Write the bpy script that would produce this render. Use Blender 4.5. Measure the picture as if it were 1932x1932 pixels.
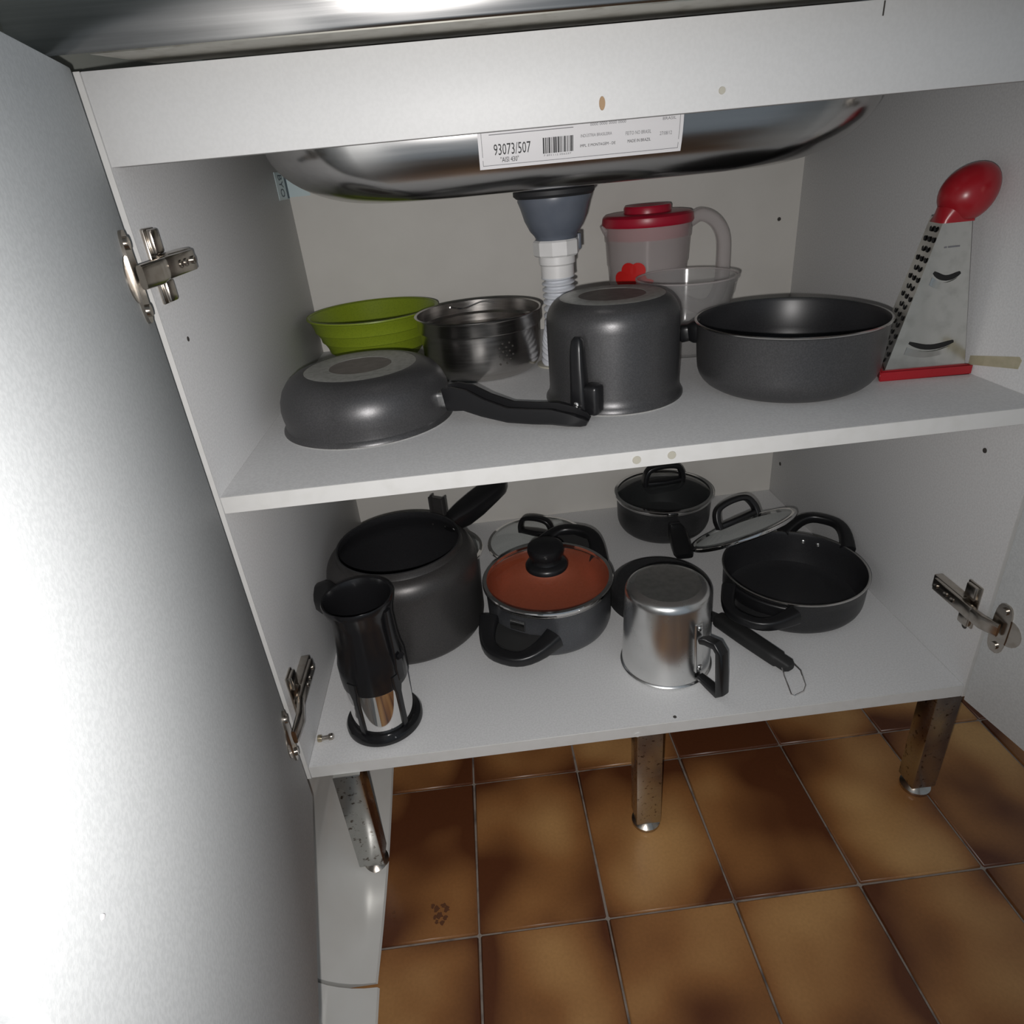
import bpy, bmesh, math, random
from mathutils import Vector, Matrix, Euler
PI = math.pi
S = bpy.context.scene
for o in list(bpy.data.objects):
    bpy.data.objects.remove(o)
COL = S.collection

# ------------------------------------------------------------------ camera
Z1 = 0.20            # top of the lower shelf above the floor
Z2 = Z1 + 0.3586     # top of the middle shelf
W, D, T = 0.80, 0.5588, 0.017
cam = bpy.data.cameras.new('camera')
cam.sensor_width = 36
cam.lens = 36 * 1239.26 / 1932
cam.clip_start = 0.01
camo = bpy.data.objects.new('camera', cam)
COL.objects.link(camo)
camo.location = (0.2489, -0.5683, 0.6079 + Z1)
camo.rotation_euler = (1.0853, 0.0856, -0.0814)
S.camera = camo
# ------------------------------------------------------------------ world: a dim, cool kitchen
w = bpy.data.worlds.new('world')
S.world = w
w.use_nodes = True
w.node_tree.nodes['Background'].inputs[0].default_value = (0.60, 0.70, 0.80, 1)
w.node_tree.nodes['Background'].inputs[1].default_value = 0.26
# ------------------------------------------------------------------ the phone's flash beside the lens
fl = bpy.data.lights.new('flash_offscreen', 'SPOT')
fl.energy = 13.0
fl.shadow_soft_size = 0.004
fl.spot_size = math.radians(132)
fl.spot_blend = 1.0
fl.color = (1.0, 0.97, 0.95)
flo = bpy.data.objects.new('flash_offscreen', fl)
COL.objects.link(flo)
RM = Euler((1.0853, 0.0856, -0.0814)).to_matrix()
flo.location = Vector(camo.location) + RM @ Vector((-0.014, -0.020, 0.0))
flo.rotation_euler = camo.rotation_euler
S.view_settings.view_transform = 'Standard'
S.view_settings.look = 'None'
S.view_settings.gamma = 1
S.view_settings.use_curve_mapping = False
S.view_settings.exposure = 0.22


# ------------------------------------------------------------------ materials
def new_mat(name):
    m = bpy.data.materials.new(name)
    m.use_nodes = True
    return m, m.node_tree, m.node_tree.nodes['Principled BSDF']


def mat(name, col, rough=0.5, metal=0.0, spec=0.5, noise=None, bump=None, rvar=None, coat=0.0, aniso=0.0):
    """noise=(scale, col2, lo, hi); bump=(scale, strength, distance); rvar=(scale, amount)"""
    m, nt, p = new_mat(name)
    p.inputs['Base Color'].default_value = (*col, 1)
    p.inputs['Roughness'].default_value = rough
    p.inputs['Metallic'].default_value = metal
    p.inputs['Specular IOR Level'].default_value = spec
    p.inputs['Coat Weight'].default_value = coat
    tc = nt.nodes.new('ShaderNodeTexCoord')
    if noise:
        sc, c2, lo, hi = noise
        n = nt.nodes.new('ShaderNodeTexNoise')
        n.inputs['Scale'].default_value = sc
        n.inputs['Detail'].default_value = 4
        nt.links.new(tc.outputs['Object'], n.inputs['Vector'])
        r = nt.nodes.new('ShaderNodeValToRGB')
        r.color_ramp.elements[0].position = lo
        r.color_ramp.elements[0].color = (*col, 1)
        r.color_ramp.elements[1].position = hi
        r.color_ramp.elements[1].color = (*c2, 1)
        nt.links.new(n.outputs['Fac'], r.inputs[0])
        nt.links.new(r.outputs[0], p.inputs['Base Color'])
    if rvar:
        n2 = nt.nodes.new('ShaderNodeTexNoise')
        n2.inputs['Scale'].default_value = rvar[0]
        nt.links.new(tc.outputs['Object'], n2.inputs['Vector'])
        mr = nt.nodes.new('ShaderNodeMapRange')
        mr.inputs['To Min'].default_value = rough - rvar[1]
        mr.inputs['To Max'].default_value = rough + rvar[1]
        nt.links.new(n2.outputs['Fac'], mr.inputs['Value'])
        nt.links.new(mr.outputs[0], p.inputs['Roughness'])
    if bump:
        n3 = nt.nodes.new('ShaderNodeTexNoise')
        n3.inputs['Scale'].default_value = bump[0]
        n3.inputs['Detail'].default_value = 2
        nt.links.new(tc.outputs['Object'], n3.inputs['Vector'])
        b = nt.nodes.new('ShaderNodeBump')
        b.inputs['Strength'].default_value = bump[1]
        b.inputs['Distance'].default_value = bump[2]
        nt.links.new(n3.outputs['Fac'], b.inputs['Height'])
        nt.links.new(b.outputs[0], p.inputs['Normal'])
    return m


def brushed(name, col, rough, axis_scale, amount=0.12, colvar=0.25):
    """brushed metal: noise stretched along one direction"""
    m, nt, p = new_mat(name)
    p.inputs['Metallic'].default_value = 1
    tc = nt.nodes.new('ShaderNodeTexCoord')
    mp = nt.nodes.new('ShaderNodeMapping')
    mp.inputs['Scale'].default_value = axis_scale
    n = nt.nodes.new('ShaderNodeTexNoise')
    n.inputs['Scale'].default_value = 1
    n.inputs['Detail'].default_value = 5
    nt.links.new(tc.outputs['Object'], mp.inputs[0])
    nt.links.new(mp.outputs[0], n.inputs['Vector'])
    r = nt.nodes.new('ShaderNodeValToRGB')
    r.color_ramp.elements[0].color = (*[c * (1 - colvar) for c in col], 1)
    r.color_ramp.elements[1].color = (*col, 1)
    r.color_ramp.elements[0].position = 0.3
    r.color_ramp.elements[1].position = 0.7
    nt.links.new(n.outputs['Fac'], r.inputs[0])
    nt.links.new(r.outputs[0], p.inputs['Base Color'])
    mr = nt.nodes.new('ShaderNodeMapRange')
    mr.inputs['To Min'].default_value = rough - amount
    mr.inputs['To Max'].default_value = rough + amount
    nt.links.new(n.outputs['Fac'], mr.inputs['Value'])
    nt.links.new(mr.outputs[0], p.inputs['Roughness'])
    return m


def clear(name, tint, rough=0.06, ior=1.45, haze=0.0, hazecol=(0.8, 0.8, 0.8)):
    """thin clear sheet: straight-through light plus Fresnel gloss, and optional milky haze"""
    m = bpy.data.materials.new(name)
    m.use_nodes = True
    nt = m.node_tree
    nt.nodes.remove(nt.nodes['Principled BSDF'])
    out = nt.nodes['Material Output']
    t = nt.nodes.new('ShaderNodeBsdfTransparent')
    t.inputs[0].default_value = (*tint, 1)
    base = t.outputs[0]
    if haze:
        d = nt.nodes.new('ShaderNodeBsdfDiffuse')
        d.inputs[0].default_value = (*hazecol, 1)
        tr = nt.nodes.new('ShaderNodeBsdfTranslucent')
        tr.inputs[0].default_value = (*hazecol, 1)
        mx = nt.nodes.new('ShaderNodeMixShader')
        mx.inputs[0].default_value = 0.45
        nt.links.new(d.outputs[0], mx.inputs[1])
        nt.links.new(tr.outputs[0], mx.inputs[2])
        mh = nt.nodes.new('ShaderNodeMixShader')
        mh.inputs[0].default_value = haze
        nt.links.new(base, mh.inputs[1])
        nt.links.new(mx.outputs[0], mh.inputs[2])
        base = mh.outputs[0]
    g = nt.nodes.new('ShaderNodeBsdfGlossy')
    g.inputs['Roughness'].default_value = rough
    lw = nt.nodes.new('ShaderNodeLayerWeight')
    lw.inputs[0].default_value = 0.5
    pw = nt.nodes.new('ShaderNodeMath')
    pw.operation = 'POWER'
    pw.inputs[1].default_value = 4.0
    nt.links.new(lw.outputs['Facing'], pw.inputs[0])
    f = nt.nodes.new('ShaderNodeMath')
    f.operation = 'MULTIPLY_ADD'
    f.inputs[1].default_value = 0.55
    f.inputs[2].default_value = (ior - 1) ** 2 / (ior + 1) ** 2
    nt.links.new(pw.outputs[0], f.inputs[0])
    mm = nt.nodes.new('ShaderNodeMixShader')
    nt.links.new(f.outputs[0], mm.inputs[0])
    nt.links.new(base, mm.inputs[1])
    nt.links.new(g.outputs[0], mm.inputs[2])
    nt.links.new(mm.outputs[0], out.inputs['Surface'])
    return m


M = {}
M['melamine'] = mat('white_melamine', (0.60, 0.60, 0.60), 0.5, noise=(420, (0.66, 0.66, 0.66), 0.4, 0.6), bump=(900, 0.15, 0.0004), spec=0.35)
M['rail'] = mat('white_rail_melamine', (0.61, 0.61, 0.605), 0.5, noise=(420, (0.63, 0.63, 0.625), 0.4, 0.6), spec=0.35)
M['edge'] = mat('white_edge_band', (0.64, 0.635, 0.62), 0.5, noise=(60, (0.61, 0.605, 0.585), 0.45, 0.7), spec=0.35)
M['stain'] = mat('rust_stain', (0.10, 0.035, 0.012), 0.6)
M['backboard'] = mat('cream_hardboard', (0.66, 0.64, 0.60), 0.55, noise=(14, (0.63, 0.61, 0.57), 0.4, 0.7), spec=0.3)
M['door'] = mat('door_melamine', (0.58, 0.60, 0.605), 0.6, noise=(420, (0.64, 0.66, 0.665), 0.4, 0.6), bump=(900, 0.12, 0.0004), spec=0.2)
M['steel'] = brushed('brushed_stainless', (0.62, 0.60, 0.58), 0.24, (6, 260, 260), 0.08, 0.12)
M['bowl_steel'] = brushed('polished_bowl_steel', (0.52, 0.51, 0.50), 0.19, (6, 200, 200), 0.04, 0.10)
M['apron'] = brushed('brushed_stainless_apron', (0.52, 0.51, 0.50), 0.20, (5, 320, 320), 0.04, 0.2)
M['flange'] = mat('worn_steel_flange', (0.36, 0.35, 0.31), 0.4, 1.0, noise=(70, (0.24, 0.22, 0.18), 0.5, 0.8))
M['steamer'] = brushed('spun_stainless', (0.56, 0.54, 0.52), 0.24, (30, 30, 500), 0.06, 0.15)
M['chrome'] = mat('polished_chrome', (0.78, 0.77, 0.76), 0.06, 1.0)
M['nickel'] = mat('nickel_plate', (0.52, 0.48, 0.43), 0.22, 1.0, noise=(90, (0.36, 0.31, 0.26), 0.45, 0.8))
M['leg'] = mat('pitted_chrome', (0.50, 0.50, 0.48), 0.25, 1.0, noise=(170, (0.13, 0.10, 0.08), 0.60, 0.68), rvar=(60, 0.12))
M['alu'] = mat('brushed_aluminium', (0.80, 0.80, 0.79), 0.26, 1.0, noise=(30, (0.72, 0.72, 0.71), 0.4, 0.75), rvar=(60, 0.05))
M['alubase'] = mat('worn_aluminium_base', (0.52, 0.52, 0.50), 0.45, 1.0, noise=(120, (0.42, 0.42, 0.40), 0.35, 0.7), bump=(160, 0.2, 0.0006))
M['rim'] = mat('bare_rim', (0.66, 0.65, 0.63), 0.2, 1.0)
M['grey_coat'] = mat('graphite_coating', (0.070, 0.069, 0.071), 0.36, 0.5, noise=(700, (0.092, 0.091, 0.093), 0.4, 0.65), bump=(1200, 0.12, 0.0004))
M['cooker_coat'] = mat('pewter_coating', (0.060, 0.057, 0.056), 0.38, 0.5, noise=(900, (0.082, 0.078, 0.076), 0.4, 0.65), bump=(1500, 0.12, 0.0004))
M['blue_grey'] = mat('slate_coating', (0.085, 0.088, 0.095), 0.33, 0.4, noise=(700, (0.11, 0.112, 0.12), 0.4, 0.65))
M['black_coat'] = mat('black_coating', (0.022, 0.022, 0.023), 0.38, 0.1, noise=(600, (0.034, 0.034, 0.035), 0.4, 0.7), bump=(1200, 0.1, 0.0004))
M['nonstick'] = mat('black_nonstick', (0.018, 0.018, 0.020), 0.36, 0.0, noise=(600, (0.026, 0.026, 0.028), 0.4, 0.7))
M['copper'] = mat('copper_nonstick', (0.40, 0.088, 0.038), 0.36, 0.25, noise=(300, (0.35, 0.075, 0.030), 0.4, 0.7))
M['disc_ring'] = mat('pan_base_ring', (0.50, 0.50, 0.47), 0.45, 0.7, noise=(160, (0.38, 0.38, 0.35), 0.4, 0.7))
M['disc_dark'] = mat('pan_base_centre', (0.13, 0.11, 0.10), 0.4, 0.6, noise=(90, (0.18, 0.155, 0.14), 0.4, 0.7))
M['bakelite'] = mat('black_bakelite', (0.009, 0.009, 0.010), 0.33, bump=(400, 0.05, 0.0004))
M['gloss_black'] = mat('glossy_black_plastic', (0.010, 0.010, 0.011), 0.2)
M['matte_black'] = mat('matte_black_grip', (0.014, 0.014, 0.014), 0.6)
M['rubber'] = mat('dark_rubber', (0.02, 0.02, 0.022), 0.6)
M['green'] = mat('olive_green_plastic', (0.23, 0.30, 0.018), 0.38, noise=(500, (0.19, 0.255, 0.015), 0.45, 0.7), spec=0.4)
M['red'] = mat('red_plastic', (0.36, 0.012, 0.020), 0.3, noise=(20, (0.32, 0.010, 0.016), 0.4, 0.7))
M['red_lid'] = mat('crimson_lid_plastic', (0.40, 0.008, 0.030), 0.35)
M['red_print'] = mat('red_print', (0.62, 0.012, 0.010), 0.5)
M['frost'] = clear('frosted_plastic', (0.93, 0.91, 0.91), 0.22, 1.3, 0.36, (0.93, 0.88, 0.87))
M['clearplast'] = clear('clear_plastic', (0.95, 0.95, 0.95), 0.12, 1.3, 0.17, (0.86, 0.85, 0.84))
M['glass'] = clear('lid_glass', (0.93, 0.95, 0.94), 0.03, 1.45, 0.02, (0.6, 0.65, 0.62))
M['pvc'] = mat('white_pvc', (0.74, 0.73, 0.72), 0.4, noise=(30, (0.68, 0.67, 0.66), 0.4, 0.7))
M['hose'] = mat('pale_hose_plastic', (0.58, 0.60, 0.64), 0.35)
M['cup_grey'] = mat('slate_grey_plastic', (0.10, 0.115, 0.145), 0.38, noise=(25, (0.13, 0.145, 0.175), 0.4, 0.7))
M['grout'] = mat('grey_grout', (0.24, 0.20, 0.17), 0.85, noise=(40, (0.10, 0.08, 0.07), 0.5, 0.7), bump=(300, 0.4, 0.001))
M['wall'] = mat('painted_wall', (0.42, 0.44, 0.40), 0.7, noise=(8, (0.38, 0.40, 0.37), 0.4, 0.7))
M['cove'] = mat('white_glazed_skirting', (0.62, 0.61, 0.58), 0.16, noise=(9, (0.56, 0.545, 0.51), 0.45, 0.75))
M['paper'] = mat('white_label_paper', (0.72, 0.71, 0.72), 0.5)
M['ink'] = mat('black_ink', (0.02, 0.02, 0.022), 0.6)
M['ink2'] = mat('grey_ink', (0.16, 0.16, 0.17), 0.6)
M['tape'] = mat('pale_blue_tape', (0.55, 0.66, 0.68), 0.35)
M['tape_ink'] = mat('dark_blue_ink', (0.02, 0.05, 0.08), 0.5)
M['cap'] = mat('cream_screw_cap', (0.45, 0.43, 0.36), 0.5)
M['chip'] = mat('bare_chipboard', (0.36, 0.24, 0.14), 0.8)
M['hole'] = mat('drilled_hole', (0.05, 0.045, 0.04), 0.8)  # no real openings: their inner shade is put into this colour
M['brass'] = mat('zinc_screw', (0.55, 0.47, 0.33), 0.3, 1.0)
M['kraft'] = mat('beige_strip', (0.46, 0.42, 0.30), 0.6, noise=(60, (0.36, 0.33, 0.22), 0.4, 0.7))
M['slot'] = mat('dark_slot', (0.006, 0.006, 0.006), 0.8)  # near-black stands in for the shade inside the grater's slots and holes
M['grater'] = mat('scuffed_tinplate', (0.66, 0.66, 0.63), 0.2, 1.0, noise=(60, (0.50, 0.50, 0.47), 0.5, 0.8), rvar=(40, 0.12), bump=(25, 0.3, 0.0015))


def tile_mat(name, dim=1.45):
    m, nt, p = new_mat(name)
    tc = nt.nodes.new('ShaderNodeTexCoord')
    oi = nt.nodes.new('ShaderNodeObjectInfo')
    mul = nt.nodes.new('ShaderNodeVectorMath')
    mul.operation = 'SCALE'
    mul.inputs[0].default_value = (37, 53, 11)
    nt.links.new(oi.outputs['Random'], mul.inputs['Scale'])
    add = nt.nodes.new('ShaderNodeVectorMath')
    nt.links.new(tc.outputs['Object'], add.inputs[0])
    nt.links.new(mul.outputs[0], add.inputs[1])
    n = nt.nodes.new('ShaderNodeTexNoise')
    n.inputs['Scale'].default_value = 7.0
    n.inputs['Detail'].default_value = 1.6
    n.inputs['Roughness'].default_value = 0.45
    nt.links.new(add.outputs[0], n.inputs['Vector'])
    # the glaze is darker towards the rim of each tile
    sep = nt.nodes.new('ShaderNodeSeparateXYZ')
    nt.links.new(tc.outputs['Generated'], sep.inputs[0])

    def edge(sock):
        s = nt.nodes.new('ShaderNodeMath'); s.operation = 'SUBTRACT'; s.inputs[1].default_value = 0.5
        nt.links.new(sock, s.inputs[0])
        a = nt.nodes.new('ShaderNodeMath'); a.operation = 'ABSOLUTE'
        nt.links.new(s.outputs[0], a.inputs[0])
        q = nt.nodes.new('ShaderNodeMath'); q.operation = 'POWER'; q.inputs[1].default_value = 3.0
        nt.links.new(a.outputs[0], q.inputs[0])
        return q.outputs[0]
    e = nt.nodes.new('ShaderNodeMath'); e.operation = 'ADD'
    nt.links.new(edge(sep.outputs[0]), e.inputs[0])
    nt.links.new(edge(sep.outputs[1]), e.inputs[1])
    k = nt.nodes.new('ShaderNodeMath'); k.operation = 'MULTIPLY_ADD'
    k.inputs[1].default_value = -0.9
    nt.links.new(e.outputs[0], k.inputs[0])
    nt.links.new(n.outputs['Fac'], k.inputs[2])
    r = nt.nodes.new('ShaderNodeValToRGB')
    cr = r.color_ramp
    cr.elements[0].position = 0.30
    cr.elements[0].color = (0.075, 0.024, 0.009, 1)
    cr.elements[1].position = 0.68
    cr.elements[1].color = (0.37, 0.205, 0.078, 1)
    c = cr.elements.new(0.47)
    c.color = (0.21, 0.092, 0.031, 1)
    nt.links.new(k.outputs[0], r.inputs[0])
    f = nt.nodes.new('ShaderNodeTexNoise')
    f.inputs['Scale'].default_value = 260
    nt.links.new(tc.outputs['Object'], f.inputs['Vector'])
    mx = nt.nodes.new('ShaderNodeMix'); mx.data_type = 'RGBA'; mx.blend_type = 'MULTIPLY'
    mx.inputs['Factor'].default_value = 0.25
    nt.links.new(r.outputs[0], mx.inputs['A'])
    nt.links.new(f.outputs['Fac'], mx.inputs['B'])
    for el in cr.elements:
        el.color = (el.color[0] * dim, el.color[1] * dim, el.color[2] * dim, 1)
    nt.links.new(mx.outputs['Result'], p.inputs['Base Color'])
    p.inputs['Roughness'].default_value = 0.33
    p.inputs['Specular IOR Level'].default_value = 0.4
    return m


M['tile'] = tile_mat('brown_glazed_tile')


# ------------------------------------------------------------------ mesh helpers
class MB:
    """collects shapes into ONE mesh"""

    def __init__(self):
        self.v, self.f, self.mi = [], [], []

    def add(self, vs, fs, mi=0):
        o = len(self.v)
        self.v += [tuple(x) for x in vs]
        for i, f in enumerate(fs):
            self.f.append(tuple(a + o for a in f))
            self.mi.append(mi[i] if isinstance(mi, list) else mi)
        return self

    def box(self, x0, x1, y0, y1, z0, z1, bev=0.0, rot=None, mi=0, seg=2):
        bm = bmesh.new()
        bmesh.ops.create_cube(bm, size=1)
        c = Vector(((x0 + x1) / 2, (y0 + y1) / 2, (z0 + z1) / 2))
        for v in bm.verts:
            v.co = Vector((v.co.x * (x1 - x0), v.co.y * (y1 - y0), v.co.z * (z1 - z0)))
        if bev:
            bmesh.ops.bevel(bm, geom=bm.edges[:], offset=bev, segments=seg, affect='EDGES', profile=0.5)
        for v in bm.verts:
            if rot is not None:
                v.co = rot @ v.co
            v.co = v.co + c
        bm.verts.index_update()
        self.add([v.co for v in bm.verts], [[v.index for v in f.verts] for f in bm.faces], mi)
        bm.free()
        return self

    def lathe(self, prof, n=64, mats=None, o=(0, 0, 0), mtx=None, a0=0.0, a1=2 * PI):
        """prof [(r,z)]; mats: material index of each segment; r=0 closes on the axis"""
        full = abs(a1 - a0 - 2 * PI) < 1e-6
        k = n if full else n + 1
        idx, vs = [], []
        for (r, z) in prof:
            if r < 1e-7:
                idx.append([len(vs)] * k)
                vs.append(Vector((0, 0, z)))
            else:
                row = []
                for j in range(k):
                    a = a0 + (a1 - a0) * j / n
                    row.append(len(vs))
                    vs.append(Vector((r * math.cos(a), r * math.sin(a), z)))
                idx.append(row)
        fs, mi = [], []
        for i in range(len(prof) - 1):
            for j in range(n):
                j2 = (j + 1) % k
                q = [idx[i][j], idx[i][j2], idx[i + 1][j2], idx[i + 1][j]]
                q = list(dict.fromkeys(q))
                if len(q) > 2:
                    fs.append(q)
                    mi.append(mats[i] if mats else 0)
        if mtx is not None:
            vs = [mtx @ v for v in vs]
        vs = [v + Vector(o) for v in vs]
        return self.add(vs, fs, mi)

    def sweep(self, st, sec, up=(0, 0, 1), cap=True, closed=False, mi=0):
        """st: [(pos, width, height)]; sec: [(u,v)] in -1..1"""
        P = [Vector(s[0]) for s in st]
        n, k = len(P), len(sec)
        up = Vector(up)
        vs = []
        for i in range(n):
            a = P[(i - 1) % n] if (closed or i) else P[i]
            b = P[(i + 1) % n] if (closed or i < n - 1) else P[i]
            t = (b - a).normalized()
            s = t.cross(up)
            if s.length < 1e-4:
                s = t.cross(Vector((0, 1, 0)))
            s.normalize()
            nn = s.cross(t)
            for (u, v) in sec:
                vs.append(P[i] + s * (u * st[i][1] / 2) + nn * (v * st[i][2] / 2))
        fs = []
        for i in range(n if closed else n - 1):
            i2 = (i + 1) % n
            for j in range(k):
                j2 = (j + 1) % k
                fs.append((i * k + j, i * k + j2, i2 * k + j2, i2 * k + j))
        if cap and not closed:
            fs.append(tuple(range(k))[::-1])
            fs.append(tuple((n - 1) * k + j for j in range(k)))
        return self.add(vs, fs, mi)

    def tube(self, pts, r, n=10, closed=False, mi=0, up=(0, 0, 1)):
        sec = [(math.cos(2 * PI * j / n), math.sin(2 * PI * j / n)) for j in range(n)]
        rr = r if isinstance(r, (list, tuple)) else [r] * len(pts)
        return self.sweep([(p, 2 * q, 2 * q) for p, q in zip(pts, rr)], sec, up, True, closed, mi)

    def prism(self, poly, fn, t0, t1, mi=0):
        """poly [(u,v)] ; fn(u,v,t)->xyz"""
        k = len(poly)
        vs = [fn(u, v, t0) for u, v in poly] + [fn(u, v, t1) for u, v in poly]
        fs = [tuple(range(k))[::-1], tuple(range(k, 2 * k))]
        fs += [(j, (j + 1) % k, k + (j + 1) % k, k + j) for j in range(k)]
        return self.add(vs, fs, mi)

    def build(self, name, mats, parent=None, ang=38, off=None, recalc=True):
        me = bpy.data.meshes.new(name)
        o = Vector(off) if off is not None else Vector((0, 0, 0))
        me.from_pydata([tuple(Vector(v) - o) for v in self.v], [], self.f)
        for m in (mats if isinstance(mats, (list, tuple)) else [mats]):
            me.materials.append(M[m])
        me.polygons.foreach_set('material_index', self.mi)
        if recalc:
            bm = bmesh.new()
            bm.from_mesh(me)
            bmesh.ops.recalc_face_normals(bm, faces=bm.faces[:])
            bm.to_mesh(me)
            bm.free()
        me.polygons.foreach_set('use_smooth', [True] * len(me.polygons))
        me.set_sharp_from_angle(angle=math.radians(ang))
        me.update()
        ob = bpy.data.objects.new(name, me)
        COL.objects.link(ob)
        if parent is not None:
            ob.parent = parent
        return ob


def rrect(n=16, p=4.0):
    out = []
    for j in range(n):
        a = 2 * PI * (j + 0.5) / n
        c, s = math.cos(a), math.sin(a)
        out.append((math.copysign(abs(c) ** (2 / p), c), math.copysign(abs(s) ** (2 / p), s)))
    return out


RR = rrect()
SQ = [(-1, -1), (1, -1), (1, 1), (-1, 1)]
OV = rrect(14, 2.0)


def thing(name, label, cat, loc=(0, 0, 0), group=None):
    o = bpy.data.objects.new(name, None)
    o.empty_display_size = 0.03
    COL.objects.link(o)
    o.location = loc
    o['label'] = label
    o['category'] = cat
    if group:
        o['group'] = group
    return o


def struct(o):
    o['kind'] = 'structure'
    return o


def curve(pts, n=8):
    """Catmull-Rom through points"""
    P = [Vector(p) for p in pts]
    out = []
    for i in range(len(P) - 1):
        p0 = P[i - 1] if i else P[0] * 2 - P[1]
        p1, p2 = P[i], P[i + 1]
        p3 = P[i + 2] if i + 2 < len(P) else P[-1] * 2 - P[-2]
        for j in range(n):
            t = j / n
            out.append(0.5 * ((2 * p1) + (p2 - p0) * t + (2 * p0 - 5 * p1 + 4 * p2 - p3) * t * t + (3 * p1 - p0 - 3 * p2 + p3) * t ** 3))
    out.append(P[-1])
    return out


def pol(r, deg, z=0.0):
    a = math.radians(deg)
    return Vector((r * math.cos(a), r * math.sin(a), z))


def arc(cx, cy, r, a0, a1, n):
    """points of an arc in a profile plane, degrees"""
    return [(cx + r * math.cos(math.radians(a0 + (a1 - a0) * i / n)), cy + r * math.sin(math.radians(a0 + (a1 - a0) * i / n))) for i in range(n + 1)]


def text_mesh(txt, size):
    cu = bpy.data.curves.new('t', 'FONT')
    cu.body = txt
    cu.size = size
    cu.resolution_u = 2
    ob = bpy.data.objects.new('t', cu)
    COL.objects.link(ob)
    dg = bpy.context.evaluated_depsgraph_get()
    me = bpy.data.meshes.new_from_object(ob.evaluated_get(dg))
    vs = [v.co.copy() for v in me.vertices]
    fs = [tuple(p.vertices) for p in me.polygons]
    bpy.data.objects.remove(ob)
    bpy.data.meshes.remove(me)
    return vs, fs


def text_on(mb, txt, fn, u, v, h, width=None, mi=0):
    """letters of cap height h starting at u,v in the plane map fn(u,v); squeezed to width"""
    vs, fs = text_mesh(txt, h / 0.70)
    x1 = max(p.x for p in vs)
    x0 = min(p.x for p in vs)
    s = (width / (x1 - x0)) if width else 1.0
    mb.add([fn(u + (p.x - x0) * s, v + p.y) for p in vs], fs, mi)
    return (x1 - x0) * s


# ================================================================== SETTING
# floor with its tiles
floor = struct(MB().box(-0.035, 1.62, -1.10, 0.575, -0.05, -0.003).build('floor', 'grout'))
TX, TY = 0.1555, 0.2195
tm = MB().box(-TX / 2 + 0.0013, TX / 2 - 0.0013, -TY / 2 + 0.0013, TY / 2 - 0.0013, -0.012, 0.0, 0.0016, seg=1).build('tile', 'tile', floor)
first = True
rnd = random.Random(5)
for ix in range(-1, 9):
    for iy in range(-4, 3):
        t = tm if first else tm.copy()
        if not first:
            COL.objects.link(t)
            t.parent = floor
        first = False
        t.location = (0.178 + TX * (ix + 0.5), -0.102 + TY * (iy + 0.5), rnd.uniform(-0.0005, 0.0004))
        t.rotation_euler = (0, 0, rnd.uniform(-0.004, 0.004))

# rusty stain on one tile: a few irregular specks too small to pick apart
sm_ = MB()
rs_ = random.Random(11)
for (cx, cy, r) in ((0.1210, -0.0600, 0.0022), (0.1265, -0.0640, 0.0030), (0.1345, -0.0610, 0.0024), (0.1385, -0.0655, 0.0030), (0.1300, -0.0720, 0.0036), (0.1240, -0.0745, 0.0022), (0.1370, -0.0760, 0.0026), (0.1265, -0.0800, 0.0018), (0.1335, -0.0820, 0.0022), (0.0725, -0.0610, 0.0016), (0.0735, -0.0670, 0.0014)):
    n_ = 11
    pts_ = [(cx + 1.4 * r * rs_.uniform(0.5, 1.25) * math.cos(2 * PI * i / n_), cy + 1.4 * r * rs_.uniform(0.5, 1.25) * math.sin(2 * PI * i / n_)) for i in range(n_)]
    sm_.prism(pts_, lambda u, v, t: (u, v, t), 0.0, 0.0007)
st0 = sm_.build('rust_stain', 'stain', floor)
st0['kind'] = 'stuff'
wall_back = struct(MB().box(-0.035, 1.62, 0.575, 0.60, -0.05, 1.6).build('wall_back', 'wall'))
wall_left = struct(MB().box(-0.06, -0.028, -1.10, 0.575, -0.05, 1.6).build('wall_left', 'wall'))


def cove(y0, y1, xf, lift):
    """one glazed skirting tile: flat on the wall, curving out to the floor"""
    prof = [(-0.028, 0.165)] + [(-0.024, 0.160), (-0.021, 0.10)]
    prof += [(-0.021 + (xf + 0.021) * (1 - math.cos(math.radians(a))), 0.075 * (1 - math.sin(math.radians(a))) + 0.003) for a in range(10, 91, 10)]
    prof += [(xf + 0.002, 0.0), (-0.028, 0.0)]
    m = MB()
    n = 10
    k = len(prof)
    vs, fs = [], []
    for i in range(n + 1):
        t = i / n
        y = y0 + (y1 - y0) * t
        for (x, z) in prof:
            grow = max(0, (x + 0.021) / 0.08)
            vs.append((x + grow * 0.006 * math.sin(t * 2.6 + lift), y, z + lift * 0.002 * grow))
    for i in range(n):
        for j in range(k):
            j2 = (j + 1) % k
            fs.append((i * k + j, i * k + j2, (i + 1) * k + j2, (i + 1) * k + j))
    fs += [tuple(range(k))[::-1], tuple(n * k + j for j in range(k))]
    m.add(vs, fs)
    return m.build('skirting_tile', 'cove', wall_left, 50)


cove(-0.142, 0.20, 0.054, 1.0)
cove(0.203, 0.57, 0.056, 0.0)
cove(-0.50, -0.146, 0.058, 0.0)
cove(-0.86, -0.504, 0.058, 0.0)

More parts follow.
